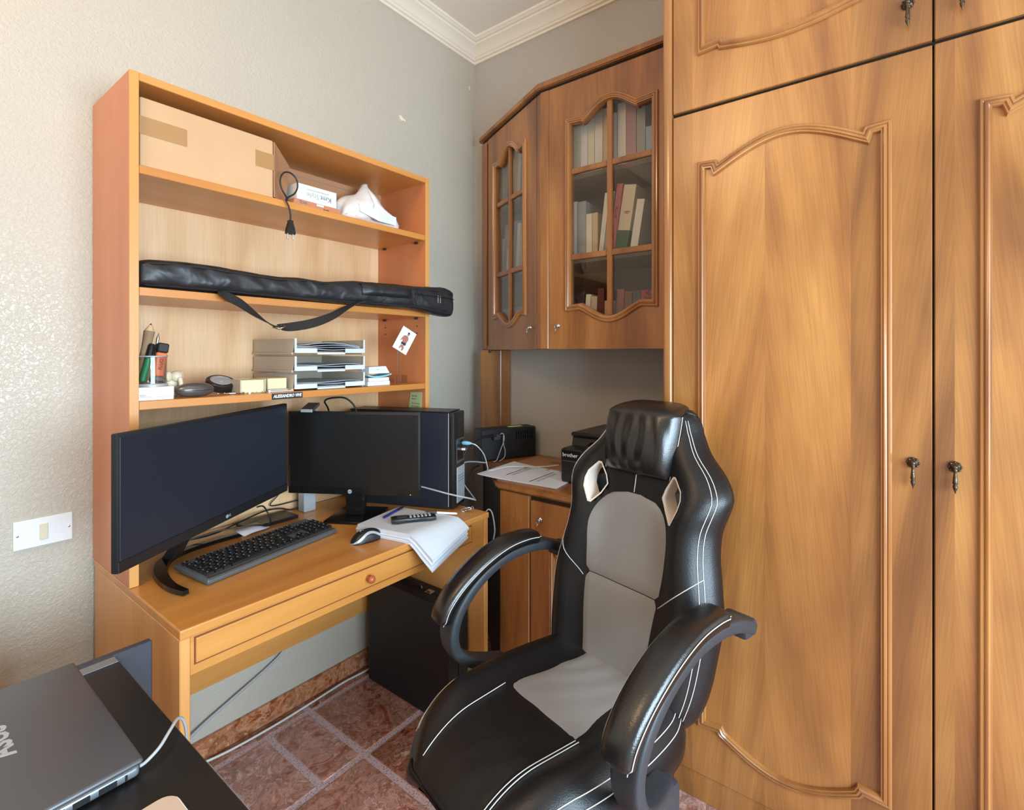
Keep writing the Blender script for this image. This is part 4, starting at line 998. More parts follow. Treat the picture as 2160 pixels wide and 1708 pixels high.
# black cables from tower down behind the desk
cable('power_cable', [(1.80, 1.47, .97), (1.72, 1.50, .965), (1.66, 1.51, .935), (1.62, 1.52, .88), (1.57, 1.53, .80), (1.53, 1.53, .70), (1.52, 1.52, .4), (1.52, 1.52, .02)], .004, 'black', 'black power cable dropping from the power backup box beside the desk')
cable('power_cable', [(1.66, 1.45, .862), (1.60, 1.44, .855), (1.56, 1.43, .80), (1.52, 1.42, .72), (1.50, 1.42, .4), (1.50, 1.42, .02)], .004, 'black', 'black power cable running from the counter corner down beside the desk')
cable('power_cable', [(1.70, 1.44, .868), (1.58, 1.465, .885), (1.53, 1.43, .83), (1.510, 1.36, .785), (1.462, 1.295, .785), (1.40, 1.262, .81), (1.33, 1.30, .835), (1.27, 1.45, .86), (1.2, 1.60, .86)], .003, 'cable_grey', 'grey cable from the counter across the tower side')
cable('wall_cable', [(1.525, 1.30, .72), (1.528, 1.285, .735), (1.532, 1.27, .72), (1.535, 1.26, .66), (1.532, 1.265, .62), (1.528, 1.27, .58)], .003, 'cable_grey', 'short grey cable hanging between desk and cabinet')

# ------------------------------------------------------------------ things on the counter
# power backup box
p0, p1 = Vector((1.758, 1.520)), Vector((2.022, 1.402)); dd = (p1-p0).normalized()
up = thing('power_backup', 'black box-shaped power backup unit under the wooden post on the counter', 'power supply', (p0.x, p0.y, .85), math.atan2(dd.y, dd.x))
box('case', (0, 0, .0025), (.289, .085, .145), 'black_matte', up, .004, 2)
box('front_edge', (-.004, .002, .004), (-.0003, .083, .143), 'black', up, .001)
box('label', (.16, .03, .1452), (.235, .06, .1456), 'green_note', up, 0)
boxes('vents', [((.18+.012*k, -.0006, .09), (.184+.012*k, -.0001, .13)) for k in range(8)], 'black_gloss', up, 0)
boxes('led_strip', [((.008, -.0008, .112), (.026, -.0001, .114))], 'silver', up, 0)
plg = thing('adapter_plug', 'dark grey plug with thin cable hanging on the power backup box', 'plug', (1.80, 1.492, .96), math.atan2(dd.y, dd.x))
box('body', (0, -.018, -.012), (.036, -.001, .016), 'chair_plastic', plg, .003)
tube('cord', [(.03, -.012, .012), (.045, -.02, .018), (.05, -.022, -.01), (.03, -.022, -.06), (.01, -.025, -.10), (-.01, -.03, -.104)], .002, 'cable_grey', plg)
tube('cord', [(.048, -.02, .010), (.046, -.024, -.03), (.054, -.024, -.06), (.048, -.028, -.09), (.02, -.034, -.104)], .002, 'cable_grey', plg)
# papers
def flat_sheet(nm, c0, c1, c2, c3, z, mat, label, th_=.0015, curl=.0):
    rows = []
    for i in range(7):
        t = i/6; top, bot = [], []
        for j in range(9):
            u = j/8; p = Vector(c0).lerp(Vector(c1), u).lerp(Vector(c3).lerp(Vector(c2), u), t); zz = z+curl*(max(0, .35-u)/.35)**2
            top.append(Vector((p.x, p.y, zz+th_))); bot.append(Vector((p.x, p.y, zz)))
        rows.append(top+bot[::-1])
    t = thing('document', label, 'paper', (*c0, z), world=True); loft('sheet', rows, mat, t, smooth=30); return t
d1 = flat_sheet('document', (1.557, 1.370), (1.574, 1.000), (1.80, 1.03), (1.835, 1.392), .8512, 'paper', 'white printed sheet overhanging the counter corner', .003, .004)
def printed(t, rows, z, M4, mat):
    bm = bmesh.new()
    for (x, y, L_, s) in rows:
        k = 0.0
        while k < L_:
            w_ = R_(.004, .012); bm_box(bm, (x+k, y, 0), (x+min(k+w_, L_), y+s, .0002), 0); k += w_+.003
    for v in bm.verts: v.co = M4 @ v.co
    o = link('printed_text', bm, mat, t); o['kind'] = 'stuff'; return o
m = frame4((1.585, 1.325, .8545), (.97, .04, 0), (-.04, .97, 0), (0, 0, 1))
printed(d1, [(.04, -.06, .17, .007), (.05, -.075, .15, .003), (.05, -.083, .14, .003), (.0, -.20, .19, .006), (.02, -.215, .16, .003), (.02, -.224, .15, .003)], 0, m, 'ink')
printed(d1, [(.19, -.05, .03, .01), (.20, -.16, .03, .008), (.2, -.22, .03, .005)], 0, m, 'ink_red')
d2_ = flat_sheet('document', (1.84, 1.395), (1.80, 1.09), (1.985, 1.09), (2.01, 1.385), .8512, 'card_dark', 'brown paper envelope behind the printed sheet on the counter', .0025)
printed(d2_, [(0, -.0, .10, .010), (.0, -.02, .07, .006)], 0, frame4((1.935, 1.26, .8539), (0, -1, 0), (1, 0, 0), (0, 0, 1)), 'ink')
# printer
pr = thing('printer', 'black multifunction printer on the wooden counter behind the chair', 'printer', (1.665, .845, .85), world=True)
PX, PY0, PY1 = 1.667, .640, 1.042
bm = bmesh.new(); bm_box(bm, (PX, PY0, .853), (2.035, PY1, .985), .012, 3); link('body', bm, 'black', pr, 40)
bm = bmesh.new(); bm_loft(bm, [[Vector((1.745, PY0+.006, .985)), Vector((2.035, PY0+.006, .985)), Vector((2.035, PY1-.006, .985)), Vector((1.745, PY1-.006, .985))], [Vector((1.765, PY0, 1.018)), Vector((2.035, PY0, 1.018)), Vector((2.035, PY1, 1.018)), Vector((1.765, PY1, 1.018))]]); link('scanner_body', bm, 'black', pr)
box('scanner_lid', (1.752, PY0-.003, 1.0185), (2.037, PY1+.003, 1.034), 'black', pr, .005, 2)
bm = bmesh.new(); bm_loft(bm, [[Vector((PX-.004, PY0+.01, .955)), Vector((PX-.004, .95, .955)), Vector((PX+.004, .95, .985)), Vector((PX+.004, PY0+.01, .985))], [Vector((PX+.06, PY0+.01, .975)), Vector((PX+.06, .95, .975)), Vector((1.744, .95, 1.004)), Vector((1.744, PY0+.01, 1.004))]]); cp_ = link('control_panel', bm, 'black_gloss', pr)
for k in range(4): box('button', (PX+.014+.008*(k % 2), .915-.022*k, .985), (PX+.026+.008*(k % 2), .930-.022*k, .995), 'silver', cp_, .001)
box('front_seam', (PX-.0012, PY0+.02, .936), (PX-.0002, PY1-.012, .939), 'grey_metal', pr, 0)
box('name_panel', (PX-.003, .955, .945), (PX-.0003, PY1-.012, .978), 'black_gloss', pr, .001)
text('lettering', 'brother', .021, YZ((PX-.0036, .996, .961)), 'white', pr)
sq = box('label', (PX-.0015, .972, .862), (PX-.0003, .990, .882), 'paper2', pr, 0); text('label_mark', 'e', .016, YZ((PX-.0018, .981, .872)), 'ink_grey', pr)
# ------------------------------------------------------------------ top shelf of the bookcase
T1, T2, T3 = SZ[0]+.0006, SZ[1]+.0006, SZ[2]+.0006
cb = thing('cardboard_box', 'large taped cardboard box on the left of the top shelf', 'box', (.63, 1.66, T1), world=True)
box('carton', (.452, 1.545, T1), (.800, 1.818, T1+.180), 'card', cb, .004, 2)
box('bottom_flap_edge', (.455, 1.5435, T1+.0005), (.798, 1.5449, T1+.0035), 'card_dark', cb, 0)
box('tape', (.4505, 1.5438, T1+.084), (.560, 1.5448, T1+.130), 'tape', cb, 0); box('tape', (.4508, 1.5450, T1+.084), (.4518, 1.60, T1+.130), 'tape', cb, 0)
box('tape', (.745, 1.5438, T1+.088), (.8012, 1.5448, T1+.136), 'tape', cb, 0); box('tape', (.8002, 1.5450, T1+.088), (.8012, 1.60, T1+.136), 'tape', cb, 0)
fq = [(.8015, 1.547, .177), (.8795, 1.600, .134), (.866, 1.600, .012), (.8015, 1.547, .006)]
bm = bmesh.new(); bm_loft(bm, [[Vector((x+o_, y-o_, T1+z)) for x, y, z in fq] for o_ in (0, .0025)])
link('open_flap', bm, 'card_dark', cb)
lb = thing('cardboard_box', 'long brown carton standing at the back of the top shelf', 'box', (1.0, 1.73, T1), world=True)
box('carton', (.828, 1.70, T1), (1.335, 1.815, T1+.172), 'card_dark', lb, .003); box('lid_seam', (.828, 1.6992, T1+.150), (1.335, 1.6998, T1+.1515), 'ink_grey', lb, 0)
# white printed box, upside down in front of the carton
kx = thing('printed_box', 'small white box with upside-down lettering on the top shelf', 'box', (.94, 1.60, T1), world=True)
x0, x1 = .886, 1.032
bm = bmesh.new(); bm_box(bm, (x0, 1.560, T1+.024), (x1, 1.695, T1+.078), .001); link('carton', bm, 'white', kx)
text('lettering', 'Kmt', .024, frame4((.9905, 1.5590, T1+.047), (-1, 0, 0), (0, 0, -1), (0, -1, 0)), 'ink_grey', kx)
text('lettering', 'Style', .024, frame4((.9425, 1.5590, T1+.047), (-1, 0, 0), (0, 0, -1), (0, -1, 0)), 'ink_green', kx)
box('printed_line', (.922, 1.5592, T1+.0635), (1.003, 1.5598, T1+.0648), 'ink_grey', kx, 0)
kc = thing('printed_box', 'flat brown printed carton under the white lettered box', 'box', (.94, 1.60, T1), world=True)
bm = bmesh.new(); bm_loft(bm, [[Vector((x0-.022, 1.548, T1)), Vector((x1+.006, 1.548, T1)), Vector((x1+.012, 1.552, T1+.0215)), Vector((x0-.012, 1.552, T1+.0235))], [Vector((x0-.022, 1.69, T1)), Vector((x1+.006, 1.69, T1)), Vector((x1+.012, 1.69, T1+.0235)), Vector((x0-.012, 1.69, T1+.0235))]])
link('carton', bm, cmat(196, 132, 96), kc)
text('lettering', 'Kmt', .015, XZ((.903, 1.5490, T1+.0145)), 'ink_grey', kc); text('lettering', 'made', .010, XZ((.985, 1.5480, T1+.006)), 'ink', kc)
box('paper_patch', (.950, 1.5488, T1+.013), (.976, 1.5500, T1+.0195), 'paper', kc, 0)
bw = tag(box('small_box', (.838, 1.62, T1), (.876, 1.69, T1+.050), cmat(150, 108, 76), None, .002), 'small dark brown box behind the black cord loop', 'box')
tag(obox('blue_box', (1.038, 1.60), (1, .12), .018, .08, T1, T1+.05, cmat(110, 130, 150), None, .002), 'thin blue-grey box between white box and plastic bag', 'box')
# power cord hanging over the shelf edge
pc = thing('mains_lead', 'black power cord with plug hanging over the top shelf edge', 'cord', (.835, 1.52, T1), world=True)
lp = [(.842, 1.545, T1+.004), (.832, 1.524, T1+.006), (.811, 1.517, T1+.030), (.806, 1.516, T1+.056), (.818, 1.517, T1+.080), (.838, 1.517, T1+.086), (.858, 1.517, T1+.074), (.864, 1.517, T1+.050), (.855, 1.518, T1+.026), (.836, 1.519, T1+.010), (.825, 1.517, T1-.002), (.833, 1.514, T1-.022), (.8385, 1.514, T1-.048), (.838, 1.514, T1-.068)]
tube('wire', lp, .0026, 'black', pc)
pz = T1-.064
loft('plug', [[Vector((.838+a*w_, 1.514+b*t_, pz-z)) for a, b in ((-1, -1), (1, -1), (1, 1), (-1, 1))] for z, w_, t_ in ((0, .006, .006), (.003, .0075, .006), (.006, .006, .006), (.022, .011, .007), (.036, .014, .007), (.043, .0135, .007))], 'black', pc, smooth=30)
for x in (-.0085, .0085): lathe('prong', [(.0022, 0), (.0022, .012), (.0021, .017), (.001, .018)], 'steel', pc, 8, axis4((.838+x, 1.514, pz-.042), (0, 0, -1)))
# white carrier bag
pb = thing('plastic_bag', 'crumpled white plastic bag with folded paper on the top shelf', 'bag', (1.18, 1.62, T1), world=True)
random.seed(11); rows = []
prof = [(1.062, .040, .016), (1.074, .060, .066), (1.110, .070, .100), (1.150, .074, .118), (1.182, .070, .150), (1.196, .044, .168), (1.212, .058, .150), (1.245, .068, .112), (1.285, .066, .078), (1.318, .052, .050), (1.334, .022, .016)]
PP = catmull(prof, 4)
for i, q in enumerate(PP):
    r = []
    for k in range(28):
        a = 2*PI*k/28; c, s = math.cos(a), math.sin(a)
        wob = 1+.06*math.sin(k*1.3+i*.5)+.04*math.sin(k*2.9-i*.9)
        taper = 1-.62*max(0, s)**1.2
        zz_ = q.z*.5*(1+s) if s > 0 else q.z*.5*(1-abs(s)**.6)
        r.append(Vector((q.x+.006*math.sin(k*1.1+i*.6)*max(0, s), 1.622+q.y*math.copysign(abs(c)**.7, c)*wob*taper, T1+max(0.0006, zz_))))
    rows.append(r)
loft('bag', rows, plain('thin_white_polythene', srgb(232, 228, 226), .35), pb, smooth=45)
bm = bmesh.new(); bm_loft(bm, [[Vector((1.116, 1.546, T1+.060)), Vector((1.116, 1.556, T1+.062)), Vector((1.120, 1.552, T1+.034)), Vector((1.120, 1.544, T1+.032))], [Vector((1.20, 1.540, T1+.052)), Vector((1.20, 1.552, T1+.054)), Vector((1.20, 1.552, T1+.014)), Vector((1.20, 1.540, T1+.012))], [Vector((1.288, 1.550, T1+.046)), Vector((1.288, 1.558, T1+.047)), Vector((1.284, 1.556, T1+.016)), Vector((1.284, 1.549, T1+.014))]])
link('folded_paper', bm, 'paper', pb)

# ------------------------------------------------------------------ long black bag on the second shelf
fb = thing('carry_bag', 'long black zipped nylon bag with shoulder strap across the second shelf', 'bag', (.95, 1.56, T2), world=True)
#      x     ycen  zbot   ztop  half-depth
BR = [(.4475, 1.592, 1.5185, 1.572, .050), (.458, 1.590, 1.5182, 1.590, .060), (.52, 1.588, 1.518, 1.598, .066), (.62, 1.583, 1.518, 1.598, .068), (.72, 1.577, 1.518, 1.592, .066), (.80, 1.570, 1.518, 1.588, .060), (.88, 1.562, 1.518, 1.592, .058),
      (.96, 1.553, 1.518, 1.588, .054), (1.05, 1.542, 1.518, 1.600, .050), (1.14, 1.530, 1.518, 1.604, .046), (1.22, 1.516, 1.518, 1.606, .044), (1.30, 1.502, 1.5180, 1.606, .042), (1.37, 1.488, 1.510, 1.608, .038), (1.42, 1.484, 1.502, 1.612, .037), (1.46, 1.482, 1.498, 1.614, .036), (1.492, 1.480, 1.498, 1.606, .034), (1.502, 1.480, 1.504, 1.598, .028)]
rows = []
PP = [catmull([(b[0], b[1], b[2]) for b in BR], 5), catmull([(b[0], b[3], b[4]) for b in BR], 5)]
for i, (p, q) in enumerate(zip(*PP)):
    zb, zt, hd_ = p.z, q.y, q.z; cz = (zb+zt)/2; hz = (zt-zb)/2; r = []
    for k in range(28):
        a = 2*PI*k/28; c, s = math.cos(a), math.sin(a)
        wob = 1+(.03*math.sin(p.x*41+k*.9)+.04*math.sin(p.x*83-k*1.5)+.03*math.sin(p.x*190+k*2.2))*(1 if -.6 < s < .75 else .25)
        zz_ = cz+math.copysign(abs(s)**.62, s)*hz*(wob if s > 0 else 1)
        r.append(Vector((p.x, p.y+math.copysign(abs(c)**.6, c)*hd_*wob, max(zz_, zb))))
    rows.append(r)
loft('body', rows, 'bagfab', fb, smooth=60)
def bagfront(x, f):
    for i, (b, c) in enumerate(zip(BR[:-1], BR[1:])):
        if b[0] <= x <= c[0]:
            t = (x-b[0])/(c[0]-b[0]); m_ = [b[j]+(c[j]-b[j])*t for j in range(5)]; s = 2*f-1
            return Vector((x, m_[1]-m_[4]*max(.02, 1-abs(s)**3.2)**.5*1.04-.003, m_[2]+(m_[3]-m_[2])*f))
tubes('piping', [[bagfront(.46+.0104*k, .86-.06*math.sin(k*.07)) for k in range(100)], [bagfront(.46+.0104*k, .10) for k in range(100)]], .0022, 'web', fb)
rows = []
for i in range(15):
    x = 1.085+.20*i/14; e = min(i, 14-i); q = .014*min(1, e/2.0)
    rows.append([bagfront(x, f)+Vector((0, -q*(1-abs(2*(f-.40)/.55-1)**6) , 0)) for f in [.40+.55*k/8 for k in range(9)]])
rows2 = rows; bm = bmesh.new(); bm_loft(bm, rows2, close_ring=False, caps=False); link('pocket', bm, 'bagfab', fb, 60)
tubes('zip', [[bagfront(1.33+.01*k, .62)+Vector((0, -.003, 0)) for k in range(17)], [bagfront(1.30+.005*k, .62)+Vector((0, -.003, 0)) for k in range(8)]], .0022, 'black', fb)
for x in (1.405, 1.418): box('zip_pull', (x-.0022, 1.440, 1.545), (x+.0022, 1.4425, 1.575), 'steel', fb, .0006)
def strap(pts, w_, nm='strap'):
    P = catmull(pts, 6); rr = []
    for i, p in enumerate(P):
        t = (P[min(i+1, len(P)-1)]-P[max(i-1, 0)]).normalized(); tw_ = .55+.5*math.sin(i*.16); s = t.cross(Vector((0, math.cos(tw_), math.sin(tw_)))).normalized() if abs(t.x) > .05 else Vector((1, 0, 0))
        s = Vector((0, 1, 0))*math.cos(tw_)+t.cross(Vector((0, 1, 0))).normalized()*math.sin(tw_); nn = t.cross(s)
        rr.append([p+s*w_+nn*.001, p-s*w_+nn*.001, p-s*w_-nn*.001, p+s*w_-nn*.001])
    return loft(nm, rr, 'web', fb, smooth=30)
strap([(.628, 1.522, 1.524), (.645, 1.505, 1.510), (.68, 1.500, 1.492), (.725, 1.500, 1.462), (.768, 1.500, 1.436), (.792, 1.500, 1.428)], .0165)
strap([(.795, 1.500, 1.428), (.83, 1.500, 1.430), (.90, 1.500, 1.444), (.97, 1.500, 1.470), (1.03, 1.495, 1.505), (1.075, 1.485, 1.526), (1.12, 1.490, 1.535)], .0155)
bm = bmesh.new(); bm_tube(bm, [(.784, 1.482, 1.421), (.806, 1.482, 1.430), (.806, 1.518, 1.436), (.784, 1.518, 1.427)], .0022, 6, True); link('buckle', bm, 'steel', fb, True)

# ------------------------------------------------------------------ things on the third shelf
wb_ = thing('white_box', 'flat white cardboard box under the pen cup on the third shelf', 'box', (.49, 1.59, T3), world=True)
box('base', (.4475, 1.538, T3), (.526, 1.66, T3+.008), 'white', wb_, .0008); box('lid', (.4470, 1.5375, T3+.0085), (.5265, 1.6605, T3+.034), 'white', wb_, .001)
text('lettering', 'oo', .012, XZ((.456, 1.5370, T3+.014)), 'ink_grey', wb_)
CZ = T3+.0346; CX, CY = .489, 1.585
cu = thing('pen_cup', 'round silver wire-mesh pen cup on a white box', 'pen cup', (CX, CY, CZ), world=True)
Tm = Matrix.Translation((CX, CY, CZ))
lathe('wall', [(.0350, .006), (.0355, .078), (.0349, .078), (.0344, .006)], 'meshcup', cu, 28, Tm)
lathe('base_ring', [(.0375, 0), (.0375, .004), (.035, .007), (.002, .007)], 'silver', cu, 28, Tm)
bm = bmesh.new(); bm_tube(bm, [(CX+.0358*math.cos(a), CY+.0358*math.sin(a), CZ+.079) for a in [2*PI*k/28 for k in range(28)]], .0022, 6, True); link('rim', bm, 'silver', cu, True)
def stick(nm, label, cat, a, b, segs, grp=None):
    """turned stick from a to b; segs: (part name, material, [(r, fraction)...])"""
    a, b = Vector(a), Vector(b); L_ = (b-a).length; t = thing(nm, label, cat, a, 0, grp, True); m = axis4(a, b-a)
    for pn, mt, pf in segs: lathe(pn, [(r, f*L_) for r, f in pf], mt, t, 12, m, 35)
    return t
stick('marker', 'green marker with black cap in the mesh pen cup', 'marker', (CX-.022, CY-.006, CZ+.012), (CX+.004, CY+.004, CZ+.112), [('barrel', 'green', [(.006, 0), (.008, .02), (.008, .62)]), ('cap', 'black', [(.0088, .621), (.0088, .95), (.006, 1.0)])])
t_ = thing('highlighter', 'orange highlighter with black cap in the mesh pen cup', 'marker', (CX+.008, CY-.018, CZ+.012), 0)
t_.rotation_euler = (math.radians(-6), math.radians(10), 0)
box('barrel', (-.013, -.006, .014), (.013, .006, .078), 'orange', t_, .003); box('cap', (-.0135, -.0065, .0785), (.0135, .0065, .104), 'black', t_, .003); box('base', (-.012, -.0055, 0), (.012, .0055, .0135), 'grey_metal', t_, .002)
text('lettering', 'FLUO', .012, frame4((0, -.0063, .046), (0, 0, 1), (-1, 0, 0), (0, -1, 0)), 'ink', t_)
t_ = thing('highlighter', 'lime green highlighter at the right side of the pen cup', 'marker', (CX+.024, CY+.001, CZ+.010), 0); t_.rotation_euler = (0, math.radians(-14), 0)
box('barrel', (-.006, -.006, 0), (.006, .006, .058), 'lime', t_, .002); text('lettering', 'flash', .009, frame4((0, -.0063, .028), (0, 0, 1), (-1, 0, 0), (0, -1, 0)), 'ink', t_)
stick('twig_pencil', 'thick bark-covered twig pencil leaning in the pen cup', 'pencil', (CX-.024, CY+.014, CZ+.010), (CX+.006, CY+.020, CZ+.168), [('bark', 'bark', [(.0100, 0), (.0112, .3), (.0104, .6), (.0128, .86)]), ('point', 'pale_wood', [(.0122, .862), (.0035, .97)]), ('lead', 'ink', [(.003, .971), (.0006, 1.0)])])
stick('pen', 'slim metal-tipped pen between the markers in the pen cup', 'pen', (CX+.002, CY+.012, CZ+.010), (CX+.020, CY+.008, CZ+.142), [('barrel', 'black', [(.003, 0), (.003, .78)]), ('tip', 'steel', [(.0032, .781), (.0042, .88), (.0006, 1.0)])])
# little cream figurine
fgn = thing('figurine', 'small cream ceramic elephant figurine behind the pen cup', 'figurine', (.552, 1.625, T3), math.radians(25))
def blob(bm, c, r, seg=12):
    g = bmesh.ops.create_uvsphere(bm, u_segments=seg, v_segments=8, radius=1)
    for v in g['verts']: v.co = Vector((c[0]+v.co.x*r[0], c[1]+v.co.y*r[1], c[2]+v.co.z*r[2]))
bm = bmesh.new(); fx_, fy_ = 0, 0
blob(bm, (fx_, fy_, .034), (.024, .018, .018)); blob(bm, (fx_-.004, fy_-.016, .050), (.015, .014, .014))
for sx in (-1, 1):
    blob(bm, (fx_-.004+sx*.017, fy_-.012, .050), (.009, .004, .012))
    for sy in (-1, 1): bm_lathe(bm, [(.007, 0), (.007, .025)], 10, Matrix.Translation((fx_+sx*.013, fy_+sy*.010, 0)))
bm_tube(bm, catmull([(fx_-.006, fy_-.028, .046), (fx_-.008, fy_-.034, .030), (fx_-.012, fy_-.034, .018)], 4), [.006-.0003*k for k in range(9)], 8)
bmesh.ops.scale(bm, vec=(1.15, 1.15, 1.15), verts=bm.verts); link('body', bm, 'ceramic', fgn, True)
# dark grey glasses case / mouse-shaped case
pcs = thing('glasses_case', 'grey metallic oval glasses case at the front of the third shelf', 'case', (.590, 1.572, T3), math.radians(4))
rr = []
for i in range(17):
    t = i/16; x = -.052+.104*t; k = max(.02, 1-abs(2*t-1)**2.4)**.6
    rr.append([Vector((x, .024*k*math.cos(a), .019*(1+.0)+max(-.0185, .021*k*math.sin(a)))) for a in [2*PI*j/18 for j in range(18)]])
bm = bmesh.new(); bm_loft(bm, rr); link('shell', bm, 'grey_metal', pcs, True)
bm = bmesh.new(); bm_tube(bm, [Vector((-.053+.106*k/14, -.0245*max(.02, 1-abs(2*k/14-1)**2.4)**.6-.0004, .019)) for k in range(15)], .0008, 4); link('seam', bm, 'ink', pcs)
# black disc with pale ring
dsc = thing('round_tin', 'round black tin with pale ring lying behind the glasses case', 'tin', (.690, 1.655, T3), world=True)
m = Matrix.Translation((.688, 1.650, T3+.0185)) @ Matrix.Rotation(math.radians(24), 4, 'X')
lathe('body', [(.040, 0), (.041, .003), (.041, .020), (.038, .023), (.001, .0235)], 'black', dsc, 28, m); lathe('ring', [(.030, .0232), (.030, .0242), (.022, .0242), (.022, .0234)], 'silver', dsc, 28, m); lathe('centre', [(.009, .0234), (.009, .0243), (.001, .0245)], 'silver', dsc, 18, m)
# loose metal bits
random.seed(5)
for k in range(10):
    x = .655+.015*k+R_(-.004, .004); y = 1.553+R_(0, .02) if k > 3 else 1.556+R_(0, .03)
    t = thing('screw', 'small bright metal screw scattered along the third shelf front', 'screw', (x, y, T3+.0033), R_(0, 6.28), 'loose screws on the third shelf')
    m = axis4((0, 0, 0), (1, 0, 0)); lathe('shank', [(.0012, 0), (.0012, .014), (.0004, .017)], 'steel', t, 7, m); lathe('head', [(.003, -.003), (.0033, -.001), (.0012, 0)], 'steel', t, 9, m)
# note cube
nc = thing('note_block', 'pale yellow note block in its open grey holder', 'note block', (.735, 1.62, T3), world=True)
bm = bmesh.new(); bm_box(bm, (.713, 1.566, T3+.002), (.781, 1.655, T3+.040), .001); link('notes', bm, 'yellow', nc)
boxes('holder', [((.7085, 1.562, T3), (.7125, 1.660, T3+.042)), ((.7815, 1.562, T3), (.7850, 1.660, T3+.042)), ((.7085, 1.6555, T3), (.7850, 1.660, T3+.042)), ((.7085, 1.562, T3), (.785, 1.655, T3+.0018))], 'tray', nc, .0006)
nc2 = thing('note_block', 'second beige note block leaning against the letter trays', 'note block', (.825, 1.64, T3), world=True)
bm = bmesh.new(); bm_box(bm, (.800, 1.580, T3+.008), (.862, 1.66, T3+.042), .001); link('notes', bm, cmat(222, 210, 170), nc2); box('holder', (.797, 1.576, T3), (.865, 1.664, T3+.0075), 'tray', nc2, .001)
gl = tag(obox('ruler', (.788, 1.560), (1, -.05), .085, .010, T3, T3+.003, 'tray_in', None, .0005), 'short clear grey ruler lying before the beige note block', 'ruler')
# letter trays: three tiers
def tray(k, label):
    z = T3+.0585*k; X0_, X1_, Y0_, Y1_ = .872, 1.140, 1.548, 1.822
    t = thing('letter_tray', label, 'tray', ((X0_+X1_)/2, 1.68, z), 0, 'stacked letter trays', True)
    box('floor', (X0_, Y0_+.004, z+.005), (X1_, Y1_, z+.008), 'tray', t, .0006)
    for x, sx in ((X0_, 1), (X1_, -1)):
        bm = bmesh.new(); q = [(Y0_+.016, z+.008), (Y1_, z+.008), (Y1_, z+.052), (Y0_+.002, z+.052)]
        m = frame4((x if sx > 0 else x-.003, 0, 0), (0, 1, 0), (0, 0, 1), (1, 0, 0)); bm.free(); prism('side_wall', q, m, .003, 'tray', t)
        box('stacking_rib', (x-.004 if sx > 0 else x-.002, Y0_+.012, z+.0002), (x+.002 if sx > 0 else x+.004, Y1_, z+.0075), 'tray', t, .001)
        loft('side_edge', [[Vector((x+(-.0005 if sx > 0 else -.006), Y0_+a, z+h_)) for a in (-.001, .003)]+[Vector((x+(.006 if sx > 0 else .0005), Y0_+a, z+h_)) for a in (.003, -.001)] for h_, in ((.006,), (.053,))], 'tray_in', t, smooth=False)
    box('back_wall', (X0_+.0032, Y1_-.004, z+.0082), (X1_-.0032, Y1_-.001, z+.052), 'tray', t, .0006)
    W = X1_-X0_
    for a, b in ((X0_+.004, X0_+.080), (X1_-.080, X1_-.004)): box('front_lip', (a, Y0_, z+.005), (b, Y0_+.0035, z+.021), 'tray_in', t, .001)
    box('front_edge', (X0_+.0805, Y0_, z+.0005), (X1_-.0805, Y0_+.0038, z+.007), 'tray_in', t, .0006)
    box('corner_post', (X0_+.034, Y1_-.012, z+.0085), (X0_+.062, Y1_-.0045, z+.050), 'white', t, .001)
    return t
lab = ['lowest letter tray of the grey stack on the third shelf', 'middle letter tray of the grey three-tier stack', 'top letter tray of the grey stack, overfilled with papers']
for k in range(3):
    tray(k, lab[k]); z = T3+.0585*k+.0086
    n_ = (3, 3, 5)[k]
    pp = thing('letters', ['few loose letters in the lowest letter tray', 'curled letters in the middle letter tray', 'bundle of creased letters in the top letter tray'][k], 'papers', (1.0, 1.66, z), world=True)
    random.seed(20+k)
    for j in range(n_):
        rows = []; zz_ = z+.0046*j; sk = R_(-.01, .01); cur = R_(.002, .006)
        for i in range(10):
            x = .882+.246*i/9; a = cur*math.sin(i*.75+j)*.6
            b_ = max(z, zz_+a+.003)+.002*j*math.sin(PI*i/9) if j else z
            rows.append([Vector((x, 1.557+sk*.3+.001*j, b_)), Vector((x, 1.80, b_)), Vector((x, 1.80, b_+.0012)), Vector((x, 1.557+sk*.3+.001*j, b_+.0012))])
        loft('letter', rows, 'paper' if j % 2 else 'paper2', pp, smooth=30)
# small pale boxes beside the trays
tag(box('small_box', (1.160, 1.556, T3), (1.262, 1.625, T3+.016), 'white', None, .001), 'flat white box at the bottom of the small stack by the photo stand', 'box', 'small boxes beside the trays')
bb = thing('blister_pack', 'light blue packet in the small stack beside the letter trays', 'packet', (1.21, 1.59, T3+.0165), world=True)
box('carton', (1.164, 1.556, T3+.0165), (1.258, 1.62, T3+.030), 'white', bb, .001); loft('wrap', [[Vector((x, 1.552, T3+.031+h_)), Vector((x, 1.622, T3+.031+h_)), Vector((x, 1.622, T3+.035+h_)), Vector((x, 1.552, T3+.035+h_))] for x, h_ in ((1.158, .006), (1.18, .001), (1.21, 0), (1.24, .003), (1.266, .009))], 'bluebox', bb, smooth=40)
tb_ = thing('small_box', 'white lidded box topping the small stack by the photo stand', 'box', (1.21, 1.59, T3+.045), 0, 'small boxes beside the trays', True)
loft('carton', [[Vector((1.168, 1.560, T3+.0455)), Vector((1.262, 1.558, T3+.0455)), Vector((1.262, 1.622, T3+.0455)), Vector((1.168, 1.622, T3+.0455))], [Vector((1.168, 1.560, T3+.070)), Vector((1.255, 1.572, T3+.072)), Vector((1.255, 1.622, T3+.072)), Vector((1.168, 1.622, T3+.070))]], 'white', tb_, smooth=False)
box('printed_mark', (1.205, 1.5650, T3+.0590), (1.218, 1.5660, T3+.0602), 'ink_grey', tb_, 0)
